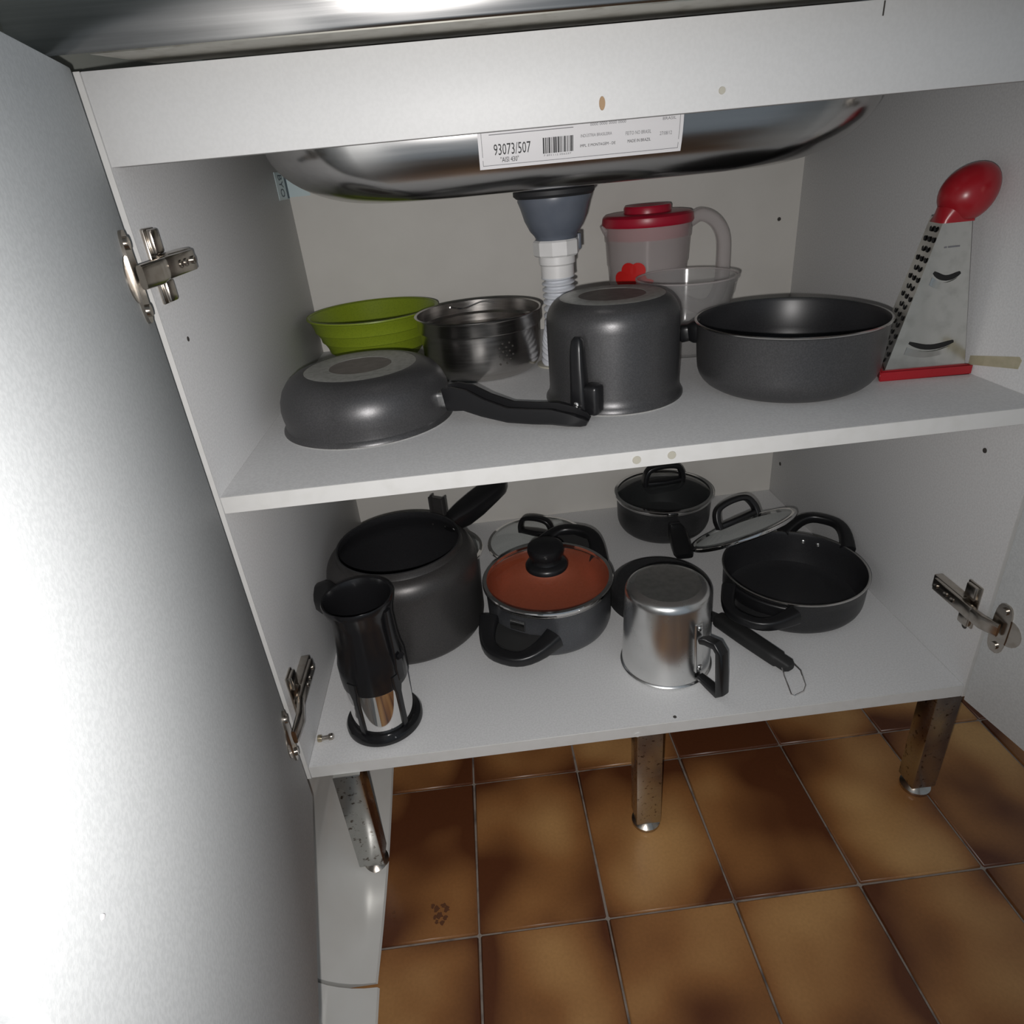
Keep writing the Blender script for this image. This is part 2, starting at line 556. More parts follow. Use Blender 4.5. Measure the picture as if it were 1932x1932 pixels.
# ================================================================== CABINET
ZT = Z1 + 0.691      # top of the front rail
cab = thing('sink_cabinet', 'open white melamine sink cabinet with a middle shelf, standing on chrome legs', 'cabinet', (0.40, 0.28, 0.0))
CO = (0.40, 0.28, 0.0)
B = lambda mb, name, m, p=cab, **k: mb.build(name, m, p, off=CO, **k)
B(MB().box(-T, 0, 0, D + 0.004, Z1 - T, ZT, 0.0006), 'side_panel', ['melamine'])
B(MB().box(W, W + T, 0, D + 0.004, Z1 - T, ZT, 0.0006), 'side_panel', ['melamine'])
B(MB().box(0, W, D, D + 0.004, Z1, ZT - 0.002), 'back_panel', 'backboard')


def shelf(name, z):
    m = MB().box(0.0003, W - 0.0003, 0.0012, D - 0.0003, z - T, z)
    s = B(m, name, 'melamine')
    B(MB().box(0.0003, W - 0.0003, 0.0, 0.0012, z - T, z, 0.0003, seg=1), 'edge_band', 'edge', s)
    return s


base = shelf('base_shelf', Z1)
mid = shelf('middle_shelf', Z2)
rail = B(MB().box(0.0003, W - 0.0003, 0.0, 0.016, Z1 + 0.6316, ZT, 0.0006), 'front_rail', 'rail')


def capdisc(x, y, z, r, axis, m, parent, t=0.0008, squash=1.0):
    mb = MB().lathe([(0, 0), (r, 0), (r * 0.95, t), (0, t)], 16)
    R = {'y': Matrix.Rotation(PI / 2, 3, 'X'), 'x': Matrix.Rotation(PI / 2, 3, 'Y'), '-x': Matrix.Rotation(-PI / 2, 3, 'Y'), 'z': Matrix.Identity(3)}[axis]
    mb.v = [tuple(R @ Vector((v[0] * squash, v[1], v[2])) + Vector((x, y, z))) for v in mb.v]
    return B(mb, {'cap': 'screw_cap', 'hole': 'drilled_hole', 'chip': 'chipped_spot', 'nickel': 'screw_head', 'edge': 'putty_spot'}[m], m, parent)


capdisc(0.366, -0.0001, Z1 + 0.643, 0.0046, 'y', 'chip', rail, squash=0.5)
capdisc(0.457, -0.0001, Z1 + 0.644, 0.0026, 'y', 'cap', rail)
B(MB().box(0.5735, 0.5745, -0.0004, 0.001, Z1 + 0.681, Z1 + 0.690), 'edge_crack', 'hole', rail)
capdisc(0.393, -0.0001, Z2 - 0.0088, 0.0042, 'y', 'cap', mid)
capdisc(0.427, -0.0001, Z2 - 0.0078, 0.0042, 'y', 'cap', mid)
capdisc(0.395, -0.0001, Z1 - 0.013, 0.0036, 'y', 'edge', base)
capdisc(0.443, 0.008, Z1, 0.0022, 'z', 'hole', base, 0.0004)
sp = [c for c in cab.children if c.name.startswith('side_panel')]
sp_l, sp_r = sp[0], sp[1]
for s0, par in ((-T, sp_l), (W, sp_r)):
    B(MB().box(s0, s0 + T, -0.0008, 0.0001, Z1 - T, ZT), 'edge_band', 'edge', par)
bp = [c for c in cab.children if c.name.startswith('back_panel')][0]
capdisc(0.0, 0.040, Z1 + 0.497, 0.0022, 'x', 'hole', sp_l, 0.0004)
for (y, z, r) in ((0.526, 0.070, 0.0036), (0.064, 0.285, 0.003), (0.025, 0.073, 0.0042)):
    capdisc(W, y, Z1 + z, r, '-x', 'hole', sp_r, 0.0005)
capdisc(0.768, D, Z1 + 0.494, 0.003, 'y', 'hole', bp, 0.0005)

# pale printed tape in the back corner, folded from the side panel onto the back panel
tp = B(MB().box(0.0, 0.0007, 0.492, D, Z1 + 0.592, Z1 + 0.628).box(0.0, 0.032, D - 0.0007, D, Z1 + 0.594, Z1 + 0.628), 'tape_tag', 'tape', sp_l)
tb = MB()
text_on(tb, 'BYO', lambda u, v: (0.0010, 0.508 + v, Z1 + 0.6245 - u), 0.0, 0.0, 0.024, 0.029)
tb.box(0.0006, 0.0011, 0.545, 0.556, Z1 + 0.593, Z1 + 0.627)
B(tb, 'tape_print', 'tape_ink', tp, recalc=False)

# ---- doors and hinges
def door(name, hx, hy, dx, dy, length, th, side):
    """hinge point, direction, inner face towards the opening; side +1: thickness goes to -x"""
    d = Vector((dx, dy, 0)).normalized()
    n = Vector((-d.y, d.x, 0))
    if n.x > 0:
        n = -n
    n = n * side
    z0, z1 = Z1 - T, Z1 + 0.690
    P0 = Vector((hx, hy, 0))
    m = MB()
    bm = bmesh.new()
    bmesh.ops.create_cube(bm, size=1)
    for v in bm.verts:
        v.co = Vector(((v.co.x + 0.5) * length, (v.co.y + 0.5) * th, z0 + (v.co.z + 0.5) * (z1 - z0)))
    bmesh.ops.bevel(bm, geom=bm.edges[:], offset=0.0012, segments=2, affect='EDGES', profile=0.5)
    bm.verts.index_update()
    m.add([P0 + d * v.co.x + n * v.co.y + Vector((0, 0, v.co.z)) for v in bm.verts], [[v.index for v in f.verts] for f in bm.faces])
    bm.free()
    return B(m, name, 'door'), P0, d, n


dl, P0, dd, dn = door('door', 0.0064, -0.0265, 0.206, -0.979, 0.432, 0.016, 1)
dl['label'] = 'cabinet door swung open beside the french press'
dr, Q0, ed, en = door('door', W - 0.0012, -0.0055, 0.12, -0.99, 0.400, 0.016, -1)
dr['label'] = 'cabinet door swung open beside the casserole without a lid'
spot = P0 + dd * 0.389
B(MB().lathe([(0, 0), (0.0012, 0), (0.001, 0.0005), (0, 0.0006)], 10, mtx=Matrix.Rotation(PI / 2, 3, 'Y'), o=(spot.x + 0.0001, spot.y, Z1 + 0.372)), 'paint_fleck', 'paper', dl)


def hinge(parent, s, xp, z, P, d, tilt):
    """concealed hinge: s=+1 left panel (faces +x); arm on the panel, cup plate on the door"""
    m = MB()
    X = lambda a, b: (min(xp + s * a, xp + s * b), max(xp + s * a, xp + s * b))

    def bx(a0, a1, y0, y1, z0, z1, bev=0.001):
        x0, x1 = X(a0, a1)
        m.box(x0, x1, y0, y1, z + z0, z + z1, bev)
    bx(0, 0.003, 0.012, 0.034, -0.028, 0.030, 0.0014)          # mounting plate wings
    bx(0.002, 0.0075, 0.015, 0.031, 0.010, 0.029, 0.002)
    bx(0.002, 0.0075, 0.015, 0.031, -0.027, -0.010, 0.002)
    bx(0.0, 0.011, 0.026, 0.078, -0.0095, 0.0095, 0.0016)      # arm housing
    bx(0.008, 0.015, 0.006, 0.072, -0.0085, 0.0085, 0.0016)    # arm
    for yy in (0.066, 0.048, 0.036):
        x0 = xp + s * 0.0145
        m.lathe([(0, 0), (0.0034, 0), (0.0032, 0.0016), (0.0012, 0.0012), (0, 0.0006)], 12, mtx=Matrix.Rotation(s * PI / 2, 3, 'Y'), o=(x0, yy, z))
    # link between arm and cup
    a = Vector((xp + s * 0.012, 0.010, z))
    c = P + d * 0.020 + Vector((s * 0.006, 0, z))
    m.sweep([(a, 0.006, 0.017), (a.lerp(c, 0.5) + Vector((s * 0.003, 0, 0)), 0.007, 0.018), (c, 0.005, 0.017)], RR, (0, 0, 1))
    # cup plate on the door face
    nrm = Vector((s, 0, 0))
    nrm = (nrm - d * nrm.dot(d)).normalized()
    poly = []
    for (u, v) in rrect(20, 3.2):
        poly.append((0.017 + 0.0105 * u, 0.0325 * v))
    m.prism(poly, lambda u, v, t: P + d * u + nrm * t + Vector((0, 0, z + v)), -0.0005, 0.0022)
    cp = [(0.026 + 0.0165 * math.cos(k * PI / 10), 0.0165 * math.sin(k * PI / 10)) for k in range(20)]
    m.prism(cp, lambda u, v, t: P + d * u + nrm * t + Vector((0, 0, z + v)), -0.0005, 0.0010)
    for v in (-0.0235, 0.0235):
        sc = [(0.017 + 0.0045 * math.cos(k * PI / 6), v + 0.0045 * math.sin(k * PI / 6)) for k in range(12)]
        m.prism(sc, lambda u, w_, t: P + d * u + nrm * t + Vector((0, 0, z + w_)), 0.002, 0.0042)
    return B(m, 'hinge', 'nickel', parent)


hinge(dl, 1, 0.0, Z1 + 0.559, P0, dd, 0)
hinge(dl, 1, 0.0, Z1 + 0.096, P0, dd, 0)
hinge(dr, -1, W, Z1 + 0.105, Q0, ed, 0)
hinge(dr, -1, W, Z1 + 0.565, Q0, ed, 0)


def leg(x, y):
    l = B(MB().box(x - 0.0165, x + 0.0165, y - 0.0155, y + 0.0155, 0.015, Z1 - T + 0.0005, 0.0015), 'leg', 'leg')
    f = MB().lathe([(0, 0), (0.0180, 0), (0.0190, 0.002), (0.0190, 0.006), (0.013, 0.010), (0.009, 0.0155), (0, 0.0155)], 28, o=(x, y, 0))
    B(f, 'foot', 'nickel', l)


leg(0.042, 0.010)
leg(0.412, 0.019)
leg(0.790, 0.019)

# small fallen shelf pin on the base shelf
pin = thing('shelf_pin', 'tiny zinc shelf pin lying on the lower shelf by the side panel', 'shelf pin', (0.013, 0.040, Z1))
MB().lathe([(0, 0), (0.0042, 0.0005), (0.0045, 0.0025), (0.0042, 0.005), (0, 0.0055)], 16, mtx=Matrix.Rotation(PI / 2, 3, 'Y'), o=(-0.008, 0.0, 0.0048)).build('head', 'brass', pin)
MB().lathe([(0, 0), (0.0028, 0), (0.0028, 0.010), (0.0040, 0.0105), (0.0042, 0.014), (0.003, 0.016), (0, 0.016)], 14, mtx=Matrix.Rotation(PI / 2 - 0.1, 3, 'Y') , o=(-0.004, -0.0005, 0.0048)).build('shank', 'nickel', pin)

# ================================================================== SINK TOP
sink = thing('kitchen_sink', 'stainless steel sink with a rounded bowl hanging inside the cabinet', 'sink', (0.40, 0.27, Z1 + 0.583))
SO = (0.40, 0.27, Z1 + 0.583)
G = lambda mb, name, m, p=sink, **k: mb.build(name, m, p, off=SO, **k)
# front apron with rounded top edge running into the top deck
sx0, sx1 = -0.021, 0.86
prof = [(-0.037, 0.695), (-0.0385, 0.697), (-0.0385, 0.738)] + [(-0.0305 + 0.008 * math.cos(math.radians(a)), 0.738 + 0.008 * math.sin(math.radians(a))) for a in range(180, 89, -18)]
prof += [(0.0, 0.7465), (0.0, 0.7445)] + [(-0.030, 0.7445), (-0.0365, 0.737), (-0.0365, 0.698), (-0.0355, 0.6965)]
G(MB().prism(prof, lambda y, z, x: (x, y, z + Z1), sx0, sx1), 'front_apron', 'apron')
G(MB().prism([(0.026, -0.0365), (0.048, 0.018), (sx1, 0.018), (sx1, -0.0365)], lambda x, y, z: (x, y, z + Z1), 0.6942, 0.6956), 'return_flange', 'flange')

# bowl: rounded rectangle lofted down to a rounded bottom
BX, BY = 0.374, 0.272
hx0, hy0 = 0.305, 0.178


def rr_ring(hx, hy, r, z, n=10):
    out = []
    for (sx, sy, a0) in ((1, 1, 0), (-1, 1, 90), (-1, -1, 180), (1, -1, 270)):
        for i in range(n + 1):
            a = math.radians(a0 + 90 * i / n)
            out.append((BX + sx * (hx - r) + r * math.cos(a), BY + sy * (hy - r) + r * math.sin(a), Z1 + z))
    return out


rings = []
zb = 0.585
rings.append(rr_ring(hx0 + 0.002, hy0 + 0.002, 0.09, 0.7445))
rings.append(rr_ring(hx0 + 0.001, hy0 + 0.001, 0.09, 0.70))
rings.append(rr_ring(hx0, hy0, 0.09, 0.665))
RX, RY, RZ = 0.105, 0.036, 0.062
for a in range(6, 91, 6):
    ca, sa = math.cos(math.radians(a)), math.sin(math.radians(a))
    hz = 0.034 if False else RZ
    rings.append(rr_ring(hx0 - RX * (1 - ca), hy0 - RY * (1 - ca), 0.09, zb + RZ * (1 - sa)))
k = len(rings[0])
m = MB()
vs = [p for r in rings for p in r]
fs = []
for i in range(len(rings) - 1):
    for j in range(k):
        j2 = (j + 1) % k
        fs.append((i * k + j, i * k + j2, (i + 1) * k + j2, (i + 1) * k + j))
fs.append(tuple((len(rings) - 1) * k + j for j in range(k)))
m.add(vs, fs)
bowl = G(m, 'bowl', 'bowl_steel', ang=60)
# deck around the bowl
dk = MB()
dk.box(sx0, BX - hx0 - 0.002, 0.0, D, Z1 + 0.7445, Z1 + 0.7465)
dk.box(BX + hx0 + 0.002, sx1, 0.0, D, Z1 + 0.7445, Z1 + 0.7465)
dk.box(BX - hx0 - 0.002, BX + hx0 + 0.002, 0.0, BY - hy0 - 0.002, Z1 + 0.7445, Z1 + 0.7465)
dk.box(BX - hx0 - 0.002, BX + hx0 + 0.002, BY + hy0 + 0.002, D, Z1 + 0.7445, Z1 + 0.7465)
G(dk, 'deck', 'steel')

# label stuck on the bowl's front face (follows the curve of the face)
def bowl_y(z):
    """front face of the bowl at height z (above Z1)"""
    if z >= zb + RZ:
        return BY - hy0
    sa = 1 - (z - zb) / RZ
    ca = math.sqrt(max(0, 1 - sa * sa))
    return BY - (hy0 - RY * (1 - ca))


LX0, LZ0, LW, LH = 0.2745, 0.6065, 0.184, 0.062


def lab(u, v, t=0.0):
    z = LZ0 + v
    return (LX0 + u, bowl_y(z) - 0.0004 - t, z + Z1)


m = MB()
nv, nu = 8, 2
vs = [lab(LW * i / nu, LH * j / nv) for j in range(nv + 1) for i in range(nu + 1)]
fs = [(j * (nu + 1) + i, j * (nu + 1) + i + 1, (j + 1) * (nu + 1) + i + 1, (j + 1) * (nu + 1) + i) for j in range(nv) for i in range(nu)]
m.add(vs, fs)
sticker = G(m, 'label_sticker', 'paper', recalc=False)
pr = MB()
L3 = lambda u, v: lab(u, v, 0.0003)
L4 = lambda u, v: lab(u, v, 0.0003)


def lrect(u0, u1, v0, v1, mi=0):
    n = 4
    vs = [L3(u, v0 + (v1 - v0) * j / n) for j in range(n + 1) for u in (u0, u1)]
    pr.add(vs, [(2 * j, 2 * j + 1, 2 * j + 3, 2 * j + 2) for j in range(n)], mi)


for (u0, u1, v0, v1) in ((0.003, LW - 0.003, 0.0026, 0.0030), (0.003, 0.0034, 0.0026, 0.06), (LW - 0.0034, LW - 0.003, 0.0026, 0.06)):
    lrect(u0, u1, v0, v1, 1)
text_on(pr, '93073/507', L3, 0.0135, 0.0105, 0.0088, 0.033)
text_on(pr, '"AISI 430"', L3, 0.019, 0.0047, 0.0040, 0.0165)
u = 0.0575
rb = random.Random(9)
while u < 0.0840:
    wd = rb.choice((0.0004, 0.0005, 0.0008, 0.0013))
    lrect(u, u + wd, 0.0082, 0.0205)
    u += wd + rb.choice((0.0004, 0.0005, 0.0008))
text_on(pr, '7 891112 056237', L3, 0.058, 0.0060, 0.0014, 0.025, 1)
text_on(pr, 'IND\u00daSTRIA BRASILEIRA', L3, 0.0915, 0.0180, 0.0024, 0.028, 1)
text_on(pr, 'IMPL. E MONTAGEM - DE', L3, 0.0910, 0.0105, 0.0022, 0.032)
text_on(pr, 'FEITO NO BRASIL', L3, 0.132, 0.0165, 0.0028, 0.023, 1)
text_on(pr, 'MADE IN BRAZIL', L3, 0.134, 0.0105, 0.0024, 0.021)
text_on(pr, '27/08/12', L3, 0.163, 0.0140, 0.0028, 0.011, 1)
text_on(pr, '0000 0000 0000 0000 0000 0000', L3, 0.100, 0.0300, 0.0022, 0.048, 1)
text_on(pr, '0000 0000 0000 0000', L3, 0.100, 0.0262, 0.0022, 0.032, 1)
lrect(0.010, 0.085, 0.0262, 0.0268, 1)
lrect(0.010, 0.096, 0.0300, 0.0309, 1)
lrect(0.010, 0.096, 0.0330, 0.0338, 1)
text_on(pr, 'BRASIL', L3, 0.165, 0.0255, 0.0022, 0.012, 1)
lrect(0.166, 0.178, 0.0300, 0.0345)
lrect(0.161, 0.163, 0.0300, 0.0330)
G(pr, 'label_print', ['ink', 'ink2'], sticker, recalc=False)

# ---- drain under the bowl
DX, DY = 0.366, 0.292
drain = thing('sink_drain', 'grey drain cup with white nut and corrugated hose under the sink bowl', 'drain', (DX, DY, Z2))
h = Z1 + 0.585 - Z2        # bowl bottom above the middle shelf
MB().lathe([(0, h + 0.001), (0.044, h + 0.001), (0.0455, h - 0.004), (0.0485, h - 0.006), (0.0485, h - 0.0105), (0.045, h - 0.0135), (0, h - 0.0135)], 48).build('gasket', 'rubber', drain)
z = h - 0.0125
MB().lathe([(0, z), (0.0435, z), (0.0440, z - 0.004), (0.041, z - 0.012), (0.037, z - 0.026), (0.031, z - 0.038), (0.0265, z - 0.043), (0.0245, z - 0.047), (0.0245, z - 0.057), (0, z - 0.057)], 48).build('drain_cup', 'cup_grey', drain)
m = MB()
z -= 0.048
m.lathe([(0, z), (0.0265, z), (0.0285, z - 0.002), (0.0285, z - 0.017), (0.0265, z - 0.019), (0, z - 0.019)], 10)
nut = m.build('nut', 'pvc', drain, 25)
MB().box(0.026, 0.0305, -0.004, 0.004, z - 0.014, z + 0.004, 0.001).build('nut_tab', 'cup_grey', nut)
z -= 0.018
MB().lathe([(0, z), (0.0225, z), (0.0225, z - 0.010), (0.0205, z - 0.012), (0.0205, z - 0.026), (0, z - 0.026)], 32).build('pipe_sleeve', 'pvc', drain)
z -= 0.024
path = curve([(0, 0, z), (0.001, 0.002, z - 0.03), (0.001, 0.008, z - 0.065), (-0.001, 0.026, 0.035), (-0.002, 0.042, 0.0)], 24)
rr = [0.0185 + 0.0028 * math.sin(i * 2 * PI / 6.0) for i in range(len(path))]
MB().tube(path, rr, 28, up=(0, 1, 0)).build('corrugated_hose', 'hose', drain, 70)
z0_ = 0.0
MB().lathe([(0.018, 0.0), (0.027, 0.0), (0.027, 0.002), (0.018, 0.003)], 28, o=(-0.002, 0.042, 0)).build('hole_collar', 'cap', drain)


# ================================================================== COOKWARE
def rivet(mb, pos, d, r=0.0035, h_=0.0018):
    d = Vector(d).normalized()
    q = Vector((0, 0, 1)).rotation_difference(d).to_matrix()
    mb.lathe([(r, 0), (r * 0.85, h_ * 0.6), (r * 0.4, h_), (0, h_ * 1.05)], 12, mtx=q, o=pos)


def loop_handle(r_wall, az, span, reach, z, wd, th, root, rise=0.0, name='side_handle', m='bakelite', inner=True):
    """bakelite ear: a bar from one root on the wall, out and back to the other"""
    pts = []
    for t in [i / 16 for i in range(17)]:
        a = -1 + 2 * t
        tan = span / 2 * math.copysign(abs(a) ** 0.75, a)
        out = (1 - abs(a) ** 2.6) * reach
        base_r = math.sqrt(max(r_wall ** 2 - tan ** 2, 1e-6)) + wd * 0.42
        p = Vector((base_r + out, tan, z + rise * (out / reach)))
        pts.append(Matrix.Rotation(math.radians(az), 3, 'Z') @ p)
    mb = MB().sweep([(p, wd * (1.0 + 0.5 * abs(i / 8 - 1) ** 3), th * (1.0 + 0.6 * abs(i / 8 - 1) ** 3)) for i, p in enumerate(pts)], RR)
    return mb.build(name, m, root)


def arch_handle(root, az, z, length, height, wd, th, mtx=None, m='bakelite', name='handle'):
    """lid bridge: foot pads joined by an arch with a solid lower block"""
    pts = [(-length / 2, 0, z), (-length / 2 * 0.98, 0, z + height * 0.45), (-length / 2 * 0.72, 0, z + height * 0.88), (0, 0, z + height), (length / 2 * 0.72, 0, z + height * 0.88), (length / 2 * 0.98, 0, z + height * 0.45), (length / 2, 0, z)]
    R = Matrix.Rotation(math.radians(az), 3, 'Z')
    mb = MB()
    P = curve([R @ Vector(p) for p in pts], 6)
    sd = R @ Vector((0, 1, 0))
    mb.sweep([(p, th, wd) for p in P], RR, sd)
    mb.sweep([(R @ Vector((x, 0, z + 0.003)), wd * s_, 0.010) for x, s_ in ((-length / 2 * 1.02, 0.8), (-length / 4, 1.1), (0, 1.35), (length / 4, 1.1), (length / 2 * 1.02, 0.8))], RR)
    if mtx is not None:
        mb.v = [tuple(mtx @ Vector(v)) for v in mb.v]
    return mb.build(name, m, root)


def glass_lid(root, r, z, dome, mtx=None, name='glass'):
    """steel-rimmed glass dome; returns the glass part"""
    mb = MB()
    pr_ = [(r - 0.004, 0.001)]
    n = 9
    for i in range(1, n + 1):
        t = i / n
        pr_.append(((r - 0.004) * (1 - t), 0.001 + dome * math.sin(t * PI / 2) ** 0.85))
    pr_[-1] = (0, 0.001 + dome)
    mb.lathe([(a, b + z) for a, b in pr_], 56, mtx=None)
    rim = MB().lathe([(r - 0.005, z - 0.0015), (r, z - 0.003), (r + 0.0012, z - 0.001), (r + 0.0012, z + 0.0022), (r, z + 0.0034), (r - 0.005, z + 0.0034), (r - 0.005, z - 0.0015)], 72)
    if mtx is not None:
        mb.v = [tuple(mtx @ Vector(v)) for v in mb.v]
        rim.v = [tuple(mtx @ Vector(v)) for v in rim.v]
    g = mb.build(name, 'glass', root, 60)
    rim.build('steel_rim', 'chrome', g, 40)
    return g


# ---- frying pan, upside down on the middle shelf
p = thing('frying_pan', 'upside-down graphite frying pan with a curved black handle, before the green bowl', 'frying pan', (0.120, 0.1858, Z2))
pf = [(0.0945, 0.0), (0.0975, -0.0), (0.0990, 0.0012), (0.0985, 0.0034), (0.0955, 0.0065), (0.0952, 0.010), (0.0965, 0.018), (0.0970, 0.026), (0.0955, 0.036), (0.0915, 0.046), (0.0850, 0.0545), (0.0770, 0.0600), (0.0690, 0.0628), (0.0640, 0.0632)]
inner = [(0.062, 0.0605), (0.068, 0.0600), (0.084, 0.0520), (0.0925, 0.036), (0.0945, 0.022), (0.0928, 0.010), (0.0945, 0.0)]
mats_ = [1, 1] + [0] * (len(pf) - 3)
mb = MB().lathe(pf + [(0.0636, 0.0628), (0.0, 0.0628)], 80, mats_ + [0, 0])
mb.lathe([(0.0, 0.0605)] + inner, 80, [2] * len(inner))
body = mb.build('body', ['grey_coat', 'rim', 'nonstick'], p)
MB().lathe([(0.0352, 0.0626), (0.0358, 0.0634), (0.0628, 0.0634), (0.0638, 0.0628)], 72).build('base_ring', 'disc_ring', body)
MB().lathe([(0, 0.0631), (0.0352, 0.0631), (0.0356, 0.0626)], 60).build('base_centre', 'disc_dark', body)
az = -24.0
rad = lambda d, z: Matrix.Rotation(math.radians(az), 3, 'Z') @ Vector((d, 0, z))
MB().sweep([(rad(0.090, 0.026), 0.017, 0.020), (rad(0.112, 0.0275), 0.016, 0.020)], RR).build('collar', 'alu', p)
CH = [(-1, -0.6), (-0.75, -1), (0.75, -1), (1, -0.6), (1, 1), (0.72, 1), (0.66, 0.15), (-0.66, 0.15), (-0.72, 1), (-1, 1)]
st = [(0.1045, 0.0275, 0.020, 0.025), (0.115, 0.0290, 0.022, 0.028), (0.129, 0.0280, 0.023, 0.025), (0.150, 0.0200, 0.024, 0.021), (0.178, 0.0130, 0.025, 0.0175), (0.205, 0.0125, 0.026, 0.0175), (0.228, 0.0130, 0.027, 0.0175), (0.246, 0.0105, 0.027, 0.015), (0.259, 0.0075, 0.023, 0.010), (0.264, 0.0055, 0.014, 0.006)]
hd = MB().sweep([(rad(d, z), w_, h_) for d, z, w_, h_ in st], CH).build('handle', 'bakelite', p, 45)
for (d, s_) in ((0.117, 0), (0.124, 0.004), (0.127, -0.004)):
    mb = MB()
    v = rad(d, 0.0325) + Matrix.Rotation(math.radians(az), 3, 'Z') @ Vector((0, s_, 0))
    rivet(mb, v, (0, 0, 1), 0.0016, 0.0012)
    mb.build('rivet', 'rim', hd)

# ---- green bowl
p = thing('salad_bowl', 'olive green plastic bowl with stepped rings, behind the upturned frying pan', 'bowl', (0.1085, 0.4545, Z2))
out = [(0.0, 0.001), (0.040, 0.001), (0.043, 0.0), (0.047, 0.001), (0.050, 0.006), (0.058, 0.016), (0.0655, 0.0255), (0.0675, 0.0265), (0.0690, 0.0335), (0.0735, 0.0430), (0.0755, 0.0440), (0.0765, 0.0500), (0.0800, 0.0585), (0.0820, 0.0595), (0.0828, 0.0650), (0.0858, 0.0745), (0.0885, 0.0785), (0.0888, 0.0800)]
inn = [(0.0870, 0.0806), (0.0850, 0.0795), (0.0800, 0.0660), (0.0660, 0.0320), (0.0500, 0.0100), (0.0420, 0.0050), (0.0, 0.0045)]
KS = 1.085
out = [(a * KS, b * 0.95) for a, b in out]
inn = [(a * KS, b * 0.95) for a, b in inn]
MB().lathe(out + inn, 80).build('bowl_body', 'green', p, 28)
MB().lathe([(a * KS, b * 0.95) for a, b in ((0.0888, 0.0785), (0.0902, 0.0797), (0.0898, 0.0815), (0.0875, 0.0820), (0.0862, 0.0808))], 80).build('rim', 'green', p, 60)

# ---- stainless steamer pot
p = thing('steamer_insert', 'polished stainless steamer pot with pierced side, between the green bowl and the drain hose', 'pot', (0.2625, 0.3500, Z2))
out = [(0.0, 0.0)] + [(0.062, 0.0)] + [(0.062 + 0.018 * math.sin(math.radians(a)), 0.018 - 0.018 * math.cos(math.radians(a))) for a in range(15, 91, 15)]
out += [(0.0805, 0.050), (0.0808, 0.0600), (0.0835, 0.0612), (0.0840, 0.0625), (0.0840, 0.0765), (0.0850, 0.0782), (0.0866, 0.0788), (0.0868, 0.0803), (0.0855, 0.0812)]
inn = [(0.0832, 0.0800), (0.0826, 0.0640), (0.0795, 0.0610), (0.0790, 0.020), (0.074, 0.006), (0.062, 0.0015), (0.0, 0.0015)]
body = MB().lathe(out + inn, 88).build('body', 'steamer', p)
mb = MB()
rh = random.Random(3)
vd = math.degrees(math.atan2(-0.568 - 0.3638, 0.2489 - 0.2634))
for i in range(5):
    for j in range(6):
        if (i + j) % 2 == 0 and not (i == 4 and j in (0, 5)):
            a = vd + 16 + i * 3.4
            z = 0.0235 + j * 0.0052
            d = pol(1, a)
            pos = pol(0.0800, a, z)
            q = Vector((0, 0, 1)).rotation_difference(d).to_matrix()
            mb.lathe([(0.0013, 0), (0.0013, 0.0009), (0, 0.0009)], 8, mtx=q, o=pos)
hs = mb.build('steam_holes', 'hole', body)
hs['kind'] = 'stuff'
ringp = [pol(0.0822, 70 + 4 * i, 0.0735 + 0.0035 * math.sin(i * 0.55)) for i in range(13)]
MB().tube(ringp, 0.0011, 8).build('wire_clip', 'chrome', p)

# ---- tall saucepan, upside down
p = thing('saucepan', 'tall graphite saucepan turned upside down with its black handle against the wall of the pan', 'saucepan', (0.410, 0.1785, Z2))
pf = [(0.0735, 0.0), (0.0780, 0.0), (0.0797, 0.0014), (0.0795, 0.0036), (0.0775, 0.0065), (0.0755, 0.0105), (0.0748, 0.016), (0.0748, 0.086)]
pf += [(0.0748 - 0.021 * (1 - math.cos(math.radians(a))), 0.088 + 0.026 * math.sin(math.radians(a))) for a in range(12, 73, 12)] + [(0.0590, 0.1138)]
mb = MB().lathe(pf + [(0.0582, 0.1136), (0.0, 0.1136)], 80, [1, 1] + [0] * (len(pf) - 1))
mb.lathe([(0.0, 0.111), (0.056, 0.111), (0.069, 0.098), (0.0725, 0.085), (0.0725, 0.012), (0.0735, 0.0)], 80, [2] * 5)
body = mb.build('body', ['grey_coat', 'rim', 'nonstick'], p)
MB().lathe([(0.0370, 0.1134), (0.0376, 0.1143), (0.0572, 0.1143), (0.0584, 0.1136)], 72).build('base_ring', 'disc_ring', body)
MB().lathe([(0, 0.1140), (0.0370, 0.1140), (0.0374, 0.1134)], 60).build('base_centre', 'disc_dark', body)
az = -128.0
R = Matrix.Rotation(math.radians(az), 3, 'Z')
q = lambda d, s_, z: R @ Vector((d, s_, z))
st = [(q(0.0885, 0.003, 0.002), 0.017, 0.016), (q(0.0885, 0.003, 0.010), 0.0185, 0.018), (q(0.0875, 0.0025, 0.035), 0.0175, 0.017), (q(0.086, 0.001, 0.055), 0.0155, 0.015), (q(0.0845, 0.0, 0.072), 0.0145, 0.013), (q(0.0835, 0.0, 0.083), 0.012, 0.011), (q(0.083, 0.0, 0.0865), 0.006, 0.007)]
hb = MB().sweep(st, RR, q(1, 0, 0)).build('handle', 'bakelite', p)
mb = MB().box(-0.010, 0.010, -0.009, 0.009, -0.0165, 0.0165, 0.0045, rot=R, seg=3)
o_ = q(0.0835, 0.0165, 0.0215)
mb.v = [tuple(Vector(v) + o_) for v in mb.v]
mb.build('handle_bracket', 'bakelite', hb)
mb = MB()
rivet(mb, q(0.0972, 0.003, 0.018), q(1, 0, 0), 0.0032, 0.0016)
mb.build('rivet', 'alu', hb)

